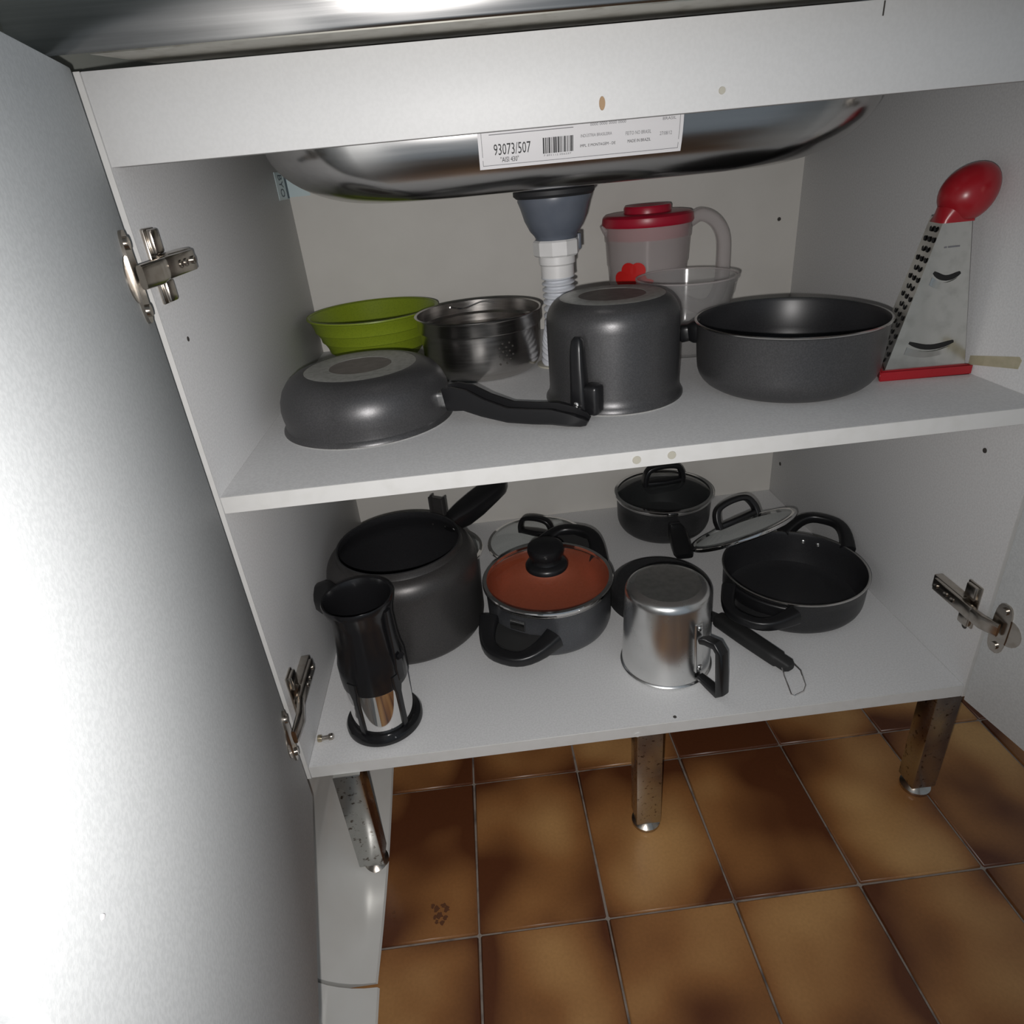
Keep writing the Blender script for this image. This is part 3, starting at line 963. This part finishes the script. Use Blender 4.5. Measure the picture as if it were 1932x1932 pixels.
# ---- wide deep pan, upright
p = thing('deep_pan', 'wide black deep pan standing upright next to the grater', 'pan', (0.6054, 0.1554, Z2))
out = [(0.0, 0.0), (0.072, 0.0), (0.080, 0.0008)] + [(0.072 + 0.0265 * math.sin(math.radians(a)), 0.0265 - 0.0265 * math.cos(math.radians(a))) for a in range(25, 91, 13)]
out += [(0.0995, 0.040), (0.1005, 0.066), (0.1012, 0.0722)]
rimp = [(0.1026, 0.0736), (0.1030, 0.0749), (0.1018, 0.0757), (0.1002, 0.0752)]
inn = [(0.0985, 0.0715), (0.0975, 0.040), (0.0965, 0.026), (0.090, 0.010), (0.078, 0.0035), (0.0, 0.003)]
prf = out + rimp + inn
ms = [0] * (len(out) - 1) + [0] + [1] * 3 + [2] * len(inn)
body = MB().lathe(prf, 88, ms).build('body', ['grey_coat', 'rim', 'nonstick'], p)
az = 158
R = Matrix.Rotation(math.radians(az), 3, 'Z')
mb = MB().sweep([(R @ Vector((d, 0, z)), w_, h_) for d, z, w_, h_ in ((0.097, 0.060, 0.030, 0.026), (0.104, 0.060, 0.028, 0.025), (0.109, 0.059, 0.020, 0.020), (0.116, 0.058, 0.021, 0.021), (0.122, 0.058, 0.014, 0.016))], RR)
mb.build('handle_stub', 'bakelite', p)
mb = MB()
rivet(mb, pol(0.0978, 190, 0.060), pol(-1, 190), 0.003, 0.0016)
mb.build('rivet', 'alu', p)

# ---- jug with red lid
p = thing('juice_jug', 'frosted plastic jug with crimson lid and red flower print by the back panel', 'jug', (0.527, 0.470, Z2))
zt = Z1 + 0.519 - Z2
jr = lambda z: 0.050 + 0.014 * (z / zt) ** 1.0
out = [(0.0, 0.0), (0.046, 0.0), (0.050, 0.004)] + [(jr(z), z) for z in (0.02, 0.06, 0.100)] + [(jr(0.103) + 0.001, 0.103), (jr(0.135), 0.135), (jr(0.137) + 0.0012, 0.137), (jr(zt) + 0.0005, zt)]
inn = [(jr(zt) - 0.0012, zt), (jr(0.10) - 0.0018, 0.100), (0.0475, 0.008), (0.044, 0.003), (0.0, 0.003)]
MB().lathe(out + inn, 64).build('body', 'frost', p)
R = Matrix.Rotation(math.radians(183), 3, 'Z')
MB().sweep([(R @ Vector((0.060, 0, zt - 0.020)), 0.004, 0.004), (R @ Vector((0.064, 0, zt - 0.008)), 0.018, 0.008), (R @ Vector((0.070, 0, zt - 0.001)), 0.012, 0.003)], RR).build('spout', 'frost', p)
R = Matrix.Rotation(math.radians(-6), 3, 'Z')
hp = curve([R @ Vector(v) for v in ((0.061, 0, zt - 0.005), (0.078, 0, zt + 0.002), (0.098, 0, zt - 0.008), (0.111, 0, zt - 0.030), (0.1135, 0, zt - 0.065), (0.112, 0, zt - 0.100), (0.100, 0, zt - 0.125), (0.080, 0, zt - 0.130), (0.054, 0, zt - 0.118))], 5)
MB().sweep([(v, 0.018, 0.026) for v in hp], RR, R @ Vector((0, 1, 0))).build('handle', 'frost', p)
lid = MB().lathe([(0.0, zt + 0.012), (0.056, zt + 0.012), (0.062, zt + 0.011), (0.0655, zt + 0.008), (0.067, zt - 0.001), (0.0655, zt - 0.004), (jr(zt) - 0.0015, zt - 0.003), (jr(zt - 0.02) - 0.0022, zt - 0.022), (jr(zt) - 0.006, zt - 0.022), (jr(zt) - 0.006, zt + 0.004), (0.0, zt + 0.004)], 64).build('lid', 'red_lid', p)
MB().lathe([(0.0, zt + 0.0175), (0.020, zt + 0.0175), (0.030, zt + 0.0215), (0.033, zt + 0.0215), (0.0345, zt + 0.019), (0.0345, zt + 0.0115), (0, zt + 0.0115)], 48).build('lid_grip', 'red_lid', lid)
fl_ = MB()
vd = math.degrees(math.atan2(-0.568 - 0.470, 0.2489 - 0.527))


def on_jug(cx, cz, pts, lift):
    vs, n = [], len(pts)
    for (du, dz) in [(0, 0)] + pts:
        z = cz + dz
        rr_ = jr(z) + 0.0009 + lift
        vs.append(pol(rr_, vd + math.degrees((cx + du) / rr_), z))
    fl_.add(vs, [(0, 1 + i, 1 + (i + 1) % n) for i in range(n)])


for (cx, cz, rx, rz) in ((-0.022, 0.078, 0.0125, 0.011), (-0.010, 0.090, 0.012, 0.011), (0.004, 0.090, 0.0115, 0.011), (-0.008, 0.070, 0.020, 0.014), (0.008, 0.076, 0.010, 0.009), (0.017, 0.074, 0.010, 0.004), (-0.002, 0.058, 0.016, 0.010)):
    on_jug(cx - 0.017, cz + 0.010, [(rx * math.cos(2 * PI * i / 18), rz * math.sin(2 * PI * i / 18)) for i in range(18)], 0.0016 + 0.00004 * rx * 1000)
fl_.build('flower_print', 'red_print', p, recalc=False)

# ---- clear tub in front of the jug
p = thing('clear_tub', 'clear plastic tub with a wide rim in front of the jug', 'tub', (0.5455, 0.338, Z2))
zt = 0.098
tr = lambda z: 0.050 + 0.013 * z / zt
out = [(0.0, 0.0), (0.046, 0.0), (0.050, 0.003), (tr(0.07), 0.07), (tr(0.075) + 0.0012, 0.074), (tr(zt) + 0.001, zt - 0.006), (0.0665, zt - 0.006), (0.0670, zt)]
inn = [(tr(zt) - 0.001, zt), (tr(0.07) - 0.0012, 0.07), (0.048, 0.005), (0.0, 0.0025)]
MB().lathe(out + inn, 64).build('body', 'clearplast', p)
MB().lathe([(0.0655, zt - 0.001), (0.0675, zt - 0.0005), (0.0675, zt + 0.0012), (0.0655, zt + 0.0012), (0.0655, zt - 0.001)], 64).build('rim', 'frost', p)

# ---- triangular grater
gx, gy = 0.749, 0.1405
p = thing('grater', 'three-sided tinplate grater with red foot and red egg-shaped grip, against the side panel', 'grater', (gx, gy, Z2))
A, Bb, C = Vector((0.700, 0.1185, 0)), Vector((0.7965, 0.1115, 0)), Vector((0.745, 0.212, 0))
cen = (A + Bb + C) / 3
A, Bb, C = [v - Vector((gx, gy, 0)) for v in (A, Bb, C)]
cl = (A + Bb + C) / 3
H0, H1 = 0.006, 0.1645
topc = Vector((0.7485, 0.138, 0)) - Vector((gx, gy, 0))
ks = 0.40


TOP = [Vector((x - gx, y - gy, 0)) for x, y in ((0.7420, 0.125), (0.7700, 0.1235), (0.7450, 0.152))]


def gp(v, z, grow=1.0):
    t = (z - H0) / (H1 - H0)
    b = cl + (v - cl) * 0.93
    return b.lerp(TOP[0 if v is A else 1 if v is Bb else 2], t) + Vector((0, 0, z))


mb = MB()
N = 8
vs = [gp(v, H0 + (H1 - H0) * i / N) for i in range(N + 1) for v in (A, Bb, C)]
fs = [(i * 3 + j, i * 3 + (j + 1) % 3, (i + 1) * 3 + (j + 1) % 3, (i + 1) * 3 + j) for i in range(N) for j in range(3)]
mb.add(vs, fs)
gb = mb.build('blade_body', 'grater', p, 30)


def face_pt(P_, Q_, s_, z, lift):
    a, b = gp(P_, z), gp(Q_, z)
    n = (Q_ - P_).cross(Vector((0, 0, 1))).normalized()
    return a.lerp(b, s_) + n * lift


# slicing slots on the front face: curved bar, opening's shade in its colour, over a raised lip
for (zc, s0, s1) in ((0.112, 0.24, 0.80), (0.040, 0.20, 0.82)):
    sm, lm = MB(), MB()
    pts, lip, lip2 = [], [], []
    for i in range(11):
        t = i / 10
        s_ = s0 + (s1 - s0) * t
        dz = -0.0055 * math.sin(PI * t) - 0.002 * t
        pts.append((face_pt(A, Bb, s_, zc + dz, 0.0006), 0.0056 * (1 - 0.5 * abs(2 * t - 1) ** 4), 0.0008))
        lip.append(face_pt(A, Bb, s_ * 0.97 - 0.008, zc + dz - 0.0045, 0.0014 * (1 - abs(2 * t - 1) ** 4) + 0.0002))
        lip2.append(face_pt(A, Bb, s_ * 0.94 - 0.01, zc + dz * 0.8 - 0.0125, 0.0002))
    nf = (Bb - A).cross(Vector((0, 0, 1))).normalized()
    sm.sweep([(v, w_ * 0.25, w_) for v, w_, h_ in pts], RR, (0, 0, 1))
    sm.build('slot', 'slot', gb)
    lm.add([v for v in lip] + [v for v in lip2], [(i, i + 1, 12 + i, 11 + i) for i in range(10)])
    lm.build('slot_lip', 'grater', gb, recalc=False)
mk = MB()
for (s0, s1) in ((0.30, 0.36), (0.40, 0.70)):
    mk.sweep([(face_pt(A, Bb, s_, 0.136 + 0.0005 * s_, 0.0003), 0.0006, 0.0016) for s_ in (s0, s1)], SQ)
mk.build('stamped_mark', 'ink2', gb)
# grating holes on the left face
hm = MB()
for i in range(15):
    z = 0.016 + i * 0.0098
    for s_ in ((0.25, 0.55, 0.85) if i % 2 else (0.4, 0.7)):
        v = face_pt(C, A, s_, z, 0.0004)
        n = (A - C).cross(Vector((0, 0, 1))).normalized()
        qm = Vector((0, 0, 1)).rotation_difference(n).to_matrix()
        hm.lathe([(0.0030, 0), (0.0022, 0.0012), (0, 0.0006)], 8, mtx=qm, o=v)
go = hm.build('grating_holes', 'slot', gb)
go['kind'] = 'stuff'
# red foot
fm = MB()
fo = [cl + (v - cl) * 1.06 for v in (A, Bb, C)]
fi = [cl + (v - cl) * 0.88 for v in (A, Bb, C)]
vs = [v + Vector((0, 0, 0)) for v in fo] + [v + Vector((0, 0, 0.0115)) for v in fo] + [v + Vector((0, 0, 0.0115)) for v in fi] + [v + Vector((0, 0, 0.003)) for v in fi]
fs = []
for r_ in range(3):
    for j in range(3):
        fs.append((r_ * 3 + j, r_ * 3 + (j + 1) % 3, (r_ + 1) * 3 + (j + 1) % 3, (r_ + 1) * 3 + j))
fs += [(0, 2, 1), (9, 10, 11)]
fm.add(vs, fs)
bm_ = bmesh.new()
fo_ = fm.build('red_foot', 'red', p, 30)
bm_.from_mesh(fo_.data)
bmesh.ops.bevel(bm_, geom=bm_.edges[:], offset=0.0012, segments=2, affect='EDGES')
bm_.to_mesh(fo_.data)
bm_.free()
# red egg grip leaning to the side panel, on a flared collar
gm = MB()
tt = [gp(v, H1 - 0.004) for v in (A, Bb, C)]
tcen = sum(tt, Vector()) / 3
axis = Vector((0.66, -0.05, 0.75)).normalized()
qm = Vector((0, 0, 1)).rotation_difference(axis).to_matrix()
ecen = Vector((0.7690 - gx, 0.134 - gy, Z1 + 0.5450 - Z2))
L = 0.0295
prof_, n = [], 18
for i in range(n + 1):
    a = -PI / 2 + PI * i / n
    s_ = math.sin(a)
    r_ = 0.0252 * math.cos(a) * (1 - 0.10 * s_)
    prof_.append((max(r_, 0.0), L * s_))
gm.lathe(prof_, 40, mtx=qm, o=ecen)
gm.build('egg_grip', 'red', p, 80)
cm = MB()
ncol, rowsn = 24, 6
vs = []
c0 = tcen + Vector((0, 0, -0.001))
for i in range(rowsn):
    t = i / (rowsn - 1)
    cc = c0.lerp(ecen - axis * L * 0.55, t)
    for j in range(ncol):
        a = 2 * PI * j / ncol
        # lower end follows the triangle, upper end is round
        dtri = 0.0
        best = None
        d2 = Vector((math.cos(a), math.sin(a), 0))
        tri = []
        for kk in range(3):
            p1_, p2_ = tt[kk] - tcen, tt[(kk + 1) % 3] - tcen
            nn = (p2_ - p1_).cross(Vector((0, 0, 1))).normalized()
            den = nn.dot(d2)
            if den > 1e-4:
                tri.append(nn.dot(p1_) / den)
        rt = min(tri) * 1.0 + 0.0022
        rt = min(rt, 0.024)
        rr_ = rt * (1 - t) ** 1.3 + 0.0165 * (1 - (1 - t) ** 1.3)
        vs.append(cc + d2 * rr_)
fs = [(i * ncol + j, i * ncol + (j + 1) % ncol, (i + 1) * ncol + (j + 1) % ncol, (i + 1) * ncol + j) for i in range(rowsn - 1) for j in range(ncol)]
fs.append(tuple(range(ncol))[::-1])
cm.add(vs, fs)
cm.build('grip_collar', 'red', p, 60)

# ---- beige tape stuck on the side panel just above the shelf
tpz = MB().prism([(0.118, 0.009), (0.118, 0.019), (0.052, 0.034), (0.048, 0.031), (0.050, 0.022)], lambda y, z, t: (W - t, y, Z2 + z), 0.0, 0.0007)
B(tpz, 'tape_strip', 'kraft', sp_r)

# ================================================================== LOWER SHELF
# ---- pressure cooker body
CX, CY = 0.1125, 0.261
p = thing('pressure_cooker', 'large open pewter-grey pressure cooker with black handles, behind the french press', 'pressure cooker', (CX, CY, Z1))
RB = 0.1095
out = [(0.0, 0.0), (0.090, 0.0)] + [(0.090 + 0.020 * math.sin(math.radians(a)), 0.020 - 0.020 * math.cos(math.radians(a))) for a in range(18, 91, 18)]
out += [(RB, 0.060), (RB, 0.106)] + [(0.0895 + 0.020 * math.cos(math.radians(a)), 0.107 + 0.030 * math.sin(math.radians(a))) for a in range(12, 85, 12)]
out += [(0.0905, 0.1395), (0.0900, 0.1440)]
rimp = [(0.0897, 0.1465), (0.0882, 0.1473), (0.0866, 0.1463)]
inn = [(0.0860, 0.1410), (0.0875, 0.1350), (0.102, 0.118), (0.1065, 0.103), (0.1065, 0.022), (0.102, 0.006), (0.088, 0.003), (0.0, 0.003)]
prf = out + rimp + inn
ms = [0] * (len(out) - 1) + [0, 1, 1] + [2] * len(inn)
body = MB().lathe(prf, 96, ms).build('body', ['cooker_coat', 'black_coat', 'nonstick'], p)
# long handle at the back
az = 47
R = Matrix.Rotation(math.radians(az), 3, 'Z')
st = [(0.100, 0.124, 0.022, 0.024), (0.114, 0.125, 0.026, 0.032), (0.135, 0.126, 0.034, 0.036), (0.165, 0.130, 0.038, 0.036), (0.200, 0.136, 0.038, 0.032), (0.222, 0.139, 0.036, 0.028), (0.231, 0.139, 0.028, 0.018)]
hb = MB().sweep([(R @ Vector((d, 0, z)), w_, h_) for d, z, w_, h_ in st], RR).build('long_handle', 'bakelite', p)
# locking bracket: folded metal fork standing up beside the handle
R2 = Matrix.Rotation(math.radians(58), 3, 'Z')
mb = MB()
for s_ in (-1, 1):
    mb.sweep([(R2 @ Vector((0.104, s_ * 0.0115, z)), w_, 0.010) for z, w_ in ((0.118, 0.003), (0.150, 0.003), (0.166, 0.003))], RR, R2 @ Vector((1, 0, 0)))
mb.sweep([(R2 @ Vector((0.107, 0, z)), 0.024, 0.003) for z in (0.120, 0.162)], RR, R2 @ Vector((1, 0, 0)))
mb.build('locking_bracket', 'cooker_coat', p)
# helper handle
az = -140
R = Matrix.Rotation(math.radians(az), 3, 'Z')
st = [(0.098, 0.108, 0.064, 0.026), (0.110, 0.110, 0.070, 0.034), (0.120, 0.111, 0.069, 0.037), (0.129, 0.111, 0.063, 0.035), (0.136, 0.110, 0.052, 0.027), (0.1405, 0.110, 0.034, 0.014)]
MB().sweep([(R @ Vector((d, 0, z)), w_, h_) for d, z, w_, h_ in st], RR).build('helper_handle', 'bakelite', p)
for a, z in ((33, 0.1270), (22, 0.1230)):
    mb = MB()
    rivet(mb, pol(0.0935, a, z), pol(-1, a, -0.6), 0.0036, 0.002)
    mb.build('rivet', 'alu', body)

# ---- french press
p = thing('french_press', 'black and chrome french press coffee maker without its plunger, in front of the pressure cooker', 'coffee press', (0.086, 0.0646, Z1))
MB().lathe([(0.0, 0.0), (0.0455, 0.0), (0.0478, 0.002), (0.0478, 0.007), (0.0460, 0.0100), (0.0410, 0.0110), (0.0395, 0.0100), (0.0, 0.0095)], 64).build('base_ring', 'gloss_black', p)
MB().lathe([(0.0385, 0.008), (0.0385, 0.086), (0.0370, 0.086), (0.0370, 0.010), (0.0, 0.010)], 64).build('chrome_beaker', 'chrome', p)
slv = [(0.0387, 0.072), (0.0396, 0.073), (0.0402, 0.085), (0.0400, 0.104), (0.0378, 0.114), (0.0362, 0.130), (0.0356, 0.160), (0.0370, 0.172), (0.0400, 0.182), (0.0412, 0.188), (0.0404, 0.1905), (0.0385, 0.1898)]
ins = [(0.0362, 0.184), (0.0335, 0.172), (0.0325, 0.150), (0.0325, 0.120), (0.0, 0.119)]
MB().lathe(slv + ins + [], 64).build('sleeve', 'gloss_black', p)
vd = math.degrees(math.atan2(-0.568 - 0.0646, 0.2489 - 0.086))
for a in (-46, 34, 124, 214):
    R = Matrix.Rotation(math.radians(vd + a), 3, 'Z')
    MB().sweep([(R @ Vector((0.0396, 0, z)), w_, 0.0034) for z, w_ in ((0.006, 0.0075), (0.040, 0.0068), (0.066, 0.0075), (0.076, 0.013), (0.092, 0.014))], RR, R @ Vector((1, 0, 0))).build('strap', 'gloss_black', p)
R = Matrix.Rotation(math.radians(vd + 46), 3, 'Z')
MB().sweep([(R @ Vector((0.0388, 0, z)), w_, 0.006) for z, w_ in ((0.082, 0.013), (0.100, 0.016), (0.112, 0.012), (0.128, 0.011), (0.165, 0.012), (0.180, 0.010))], RR, R @ Vector((1, 0, 0))).build('handle_clip', 'gloss_black', p)
MB().sweep([(R @ Vector((0.042, 0, 0.113)), 0.008, 0.006), (R @ Vector((0.046, 0, 0.117)), 0.010, 0.006)], RR).build('clip_lug', 'gloss_black', p)
mb = MB()
rivet(mb, pol(0.0463, vd + 8, 0.0096), (0, 0, 1), 0.0012, 0.001)
mb.build('base_pin', 'chrome', p)


# ---- casserole with copper lining and glass lid
def pot_profile(r, h_, rb_, cr, t=0.0025):
    o_ = [(0.0, 0.0), (rb_, 0.0)]
    for a in range(15, 91, 15):
        o_.append((rb_ + (r - 0.003 - rb_) * math.sin(math.radians(a)), cr - cr * math.cos(math.radians(a))))
    o_ += [(r - 0.0025, h_ * 0.7), (r - 0.0018, h_ - 0.004)]
    rm = [(r - 0.0002, h_ - 0.002), (r, h_ - 0.0006), (r - 0.001, h_), (r - 0.003, h_ - 0.0006)]
    i_ = [(r - 0.0045, h_ - 0.005), (r - 0.0055, h_ * 0.6), (r - 0.006, cr + 0.003), (rb_ + (r - 0.006 - rb_) * 0.75, cr * 0.35 + 0.002), (rb_, 0.003), (0.0, 0.003)]
    return o_ + rm + i_, [0] * (len(o_) - 1) + [0] + [1] * 3 + [2] * len(i_)


p = thing('lidded_casserole', 'slate casserole with copper lining under a glass lid with a fat black knob', 'casserole', (0.3195, 0.2235, Z1))
HC = 0.0765
prf, ms = pot_profile(0.0925, HC, 0.072, 0.024)
k0 = len(prf) - 6
lin = [(0.0878 * math.cos(math.radians(a)) ** 0.75 if a < 90 else 0.0, HC - 0.004 - (HC - 0.012) * math.sin(math.radians(a))) for a in range(0, 91, 9)]
prf = prf[:k0] + lin
ms = ms[:k0 - 1] + [2] * len(lin)
MB().lathe(prf, 88, ms).build('body', ['blue_grey', 'rim', 'copper'], p)
g = glass_lid(p, 0.0932, HC + 0.0035, 0.020)
kz = HC + 0.0225
MB().lathe([(0, kz - 0.002), (0.0270, kz - 0.002), (0.0300, kz), (0.0302, kz + 0.004), (0.0280, kz + 0.0075), (0.0215, kz + 0.0105), (0.0200, kz + 0.015), (0.0205, kz + 0.0175), (0.0245, kz + 0.0205), (0.0260, kz + 0.027), (0.0250, kz + 0.034), (0.0200, kz + 0.0375), (0, kz + 0.0385)], 48).build('lid_knob', 'bakelite', p)
mb = MB()
rivet(mb, (0.0265, 0.0160, HC + 0.0195), (0.3, 0.2, 1), 0.0038, 0.0022)
mb.build('steam_vent', 'chrome', g)
for az in (-124, 62):
    fr = az < 0
    hdl = loop_handle(0.0915, az, 0.102, 0.034, 0.048 if fr else 0.062, 0.019, 0.015 if fr else 0.020, p, rise=-0.012 if fr else 0.020)
    R = Matrix.Rotation(math.radians(az), 3, 'Z')
    zz = 0.045 if fr else 0.066
    sl = 0.25 if fr else -0.55
    poly = [(0.0895, -0.016), (0.0845, -0.040), (0.100, -0.040), (0.114, -0.030), (0.120, 0.0), (0.114, 0.030), (0.100, 0.040), (0.0845, 0.040), (0.0895, 0.016)]
    MB().prism(poly, lambda u, v, t: R @ Vector((u, v, t - (u - 0.09) * sl)), zz - 0.004, zz + 0.001).build('handle_web', 'matte_black', hdl)
    MB().sweep([(R @ Vector((0.0922, s_, 0.059)), 0.004, 0.016) for s_ in (-0.011, 0.011)], RR).build('handle_bracket', 'rim', hdl)

# ---- two loose glass lids behind
p = thing('glass_lid', 'loose glass lid with a black arched handle lying behind the copper-lined casserole', 'lid', (0.3265, 0.4590, Z1))
g = glass_lid(p, 0.0890, 0.0035, 0.018)
arch_handle(p, -30, 0.019, 0.060, 0.032, 0.015, 0.0085)
p = thing('glass_lid', 'loose glass lid lying behind the pressure cooker, mostly hidden by it', 'lid', (0.1400, 0.4620, Z1))
g = glass_lid(p, 0.0870, 0.0035, 0.018)
arch_handle(p, 10, 0.019, 0.060, 0.032, 0.015, 0.0085)

# ---- small lidded pan at the back
p = thing('lidded_saucepan', 'small black saucepan with a glass lid and arched lid handle, by the back panel', 'saucepan', (0.5600, 0.4680, Z1))
prf, ms = pot_profile(0.0845, 0.066, 0.060, 0.026)
MB().lathe(prf, 80, ms).build('body', ['black_coat', 'rim', 'nonstick'], p)
g = glass_lid(p, 0.0862, 0.0700, 0.020)
arch_handle(p, 4, 0.087, 0.068, 0.034, 0.017, 0.0095)
az = -93
R = Matrix.Rotation(math.radians(az), 3, 'Z')
MB().sweep([(R @ Vector((d, 0, z)), w_, h_) for d, z, w_, h_ in ((0.078, 0.044, 0.020, 0.020), (0.090, 0.044, 0.022, 0.022))], RR).build('handle_ferrule', 'black_coat', p)
MB().sweep([(R @ Vector((d, 0, z)), w_, h_) for d, z, w_, h_ in ((0.086, 0.044, 0.022, 0.020), (0.105, 0.0425, 0.030, 0.020), (0.130, 0.0330, 0.032, 0.016), (0.146, 0.0300, 0.032, 0.014), (0.155, 0.0285, 0.026, 0.010))], RR).build('long_handle', 'bakelite', p)

# ---- open casserole on the right
p = thing('open_casserole', 'black casserole without a lid, loop handles front and back, near the side panel', 'casserole', (0.6795, 0.2110, Z1))
HR = 0.0590
prf, ms = pot_profile(0.1005, HR, 0.078, 0.022)
body = MB().lathe(prf, 88, ms).build('body', ['black_coat', 'rim', 'nonstick'], p)
for az in (46, -141):
    R = Matrix.Rotation(math.radians(az), 3, 'Z')
    hdl = loop_handle(0.0995, az, 0.096, 0.031, 0.050 if az > 0 else 0.046, 0.015, 0.014, p, rise=0.020 if az > 0 else -0.006)
    MB().sweep([(R @ Vector((math.sqrt(0.1005 ** 2 - s_ * s_) + 0.001, s_, 0.044)), 0.007, 0.020) for s_ in (-0.045, -0.03, -0.015, 0.0, 0.015, 0.03, 0.045)], RR).build('handle_plate', 'bakelite', hdl)
for s_ in (-7, 6):
    mb = MB()
    rivet(mb, pol(0.0952, 50 + s_, 0.046), pol(-1, 50 + s_), 0.0036, 0.0022)
    mb.build('rivet', 'alu', body)

# ---- glass lid leaning on the open casserole
p = thing('leaning_glass_lid', 'glass lid with black arched handle tilted on the rim of the open casserole', 'lid', (0.6400, 0.3030, Z1 + 0.026))
mx = Matrix.Rotation(math.radians(-18), 3, 'Y') @ Matrix.Rotation(math.radians(-25), 3, 'X')
mx = Matrix.Translation((0.0, 0.0, 0.042)) @ mx.to_4x4()
g = glass_lid(p, 0.0830, 0.0035, 0.018, mx)
arch_handle(p, 12, 0.019, 0.066, 0.034, 0.016, 0.0095, mx)

# ---- aluminium mug, upside down
p = thing('aluminium_mug', 'shiny aluminium mug turned upside down with a square black handle', 'mug', (0.4615, 0.1116, Z1))
pf = [(0.0575, 0.0022), (0.0582, 0.0)] + [(0.0592, -0.0), (0.0603, 0.0012), (0.0603, 0.0028), (0.0592, 0.0042), (0.0580, 0.0048), (0.0538, 0.112)]
pf += [(0.0538 - 0.010 * (1 - math.cos(math.radians(a))), 0.112 + 0.0115 * math.sin(math.radians(a))) for a in range(15, 76, 15)] + [(0.0415, 0.1248)]
mb = MB().lathe(pf + [(0.0405, 0.1243), (0.0, 0.1236)], 80, [0] * (len(pf) - 1) + [1, 1])
mb.lathe([(0.0, 0.122), (0.043, 0.122), (0.0520, 0.112), (0.0562, 0.004), (0.0575, 0.0022)], 80)
body = mb.build('body', ['alu', 'alubase'], p)
az = -61
R = Matrix.Rotation(math.radians(az), 3, 'Z')
q = lambda d, z, s_=0.0: R @ Vector((d, s_, z))
MB().sweep([(q(0.0548, 0.092), 0.013, 0.0026), (q(0.0555, 0.074), 0.014, 0.0026), (q(0.0568, 0.046), 0.013, 0.0026), (q(0.0582, 0.020), 0.013, 0.0026)], RR, q(1, 0)).build('handle_strap', 'alu', p)
for d, z in ((0.0562, 0.086), (0.0592, 0.026)):
    mb = MB()
    rivet(mb, q(d, z), q(1, 0), 0.0042, 0.0026)
    mb.build('rivet', 'alu', body)
st = [(q(0.0600, 0.0700), 0.013, 0.008), (q(0.0680, 0.0745), 0.014, 0.010), (q(0.0830, 0.0770), 0.0145, 0.0105), (q(0.0905, 0.0700), 0.015, 0.0105), (q(0.0935, 0.0400), 0.016, 0.0115), (q(0.0955, 0.0110), 0.016, 0.0115), (q(0.0910, 0.0058), 0.0145, 0.0105), (q(0.0740, 0.0090), 0.013, 0.009), (q(0.0595, 0.0120), 0.011, 0.007)]
sd = q(0, 0, 1.0)
MB().sweep([(a, h_, w_) for a, w_, h_ in st], RR, sd).build('handle', 'bakelite', p)

# ---- small black pan lying upside down behind the mug
px_, py_ = 0.4935, 0.2520
p = thing('egg_pan', 'small black pan lying upside down behind the aluminium mug, wire loop on its handle', 'frying pan', (px_, py_, Z1))
pf = [(0.0735, 0.0), (0.0772, 0.0), (0.0785, 0.0012), (0.0780, 0.0028), (0.0768, 0.0045), (0.0762, 0.020), (0.0745, 0.026), (0.0700, 0.0298), (0.0655, 0.0305), (0.0640, 0.0296), (0.0, 0.0296)]
mb = MB().lathe(pf, 80, [1, 1] + [0] * 8)
mb.lathe([(0, 0.027), (0.068, 0.027), (0.0735, 0.022), (0.0738, 0.003), (0.0735, 0.0)], 80)
mb.build('body', ['black_coat', 'rim'], p)
q = lambda x, y, z: Vector((x - px_, y - py_, z))
hs_ = q(0.5325, 0.1930, 0.012), q(0.5590, 0.1610, 0.0125)
MB().sweep([(hs_[0], 0.020, 0.004), (hs_[1], 0.018, 0.006)], RR).build('handle_strap', 'black_coat', p)
a, b = q(0.5535, 0.1680, 0.0125), q(0.6085, 0.0560, 0.0105)
hd = MB().sweep([(a.lerp(b, t), w_, h_) for t, w_, h_ in ((0, 0.019, 0.016), (0.03, 0.021, 0.019), (0.4, 0.0225, 0.020), (0.75, 0.022, 0.019), (0.84, 0.0215, 0.0185), (0.86, 0.018, 0.016), (0.96, 0.018, 0.016), (1.0, 0.012, 0.010))], RR).build('grip', 'matte_black', p)
wl = [q(0.6150, 0.0640, 0.010), q(0.6185, 0.0500, 0.009), q(0.6155, 0.0290, 0.004), q(0.6095, 0.0215, 0.0018), q(0.5955, 0.0165, 0.0014), q(0.5925, 0.0190, 0.0018), q(0.5950, 0.0450, 0.008), q(0.5985, 0.0600, 0.010)]
MB().tube(wl, 0.0010, 8).build('wire_loop', 'chrome', hd)
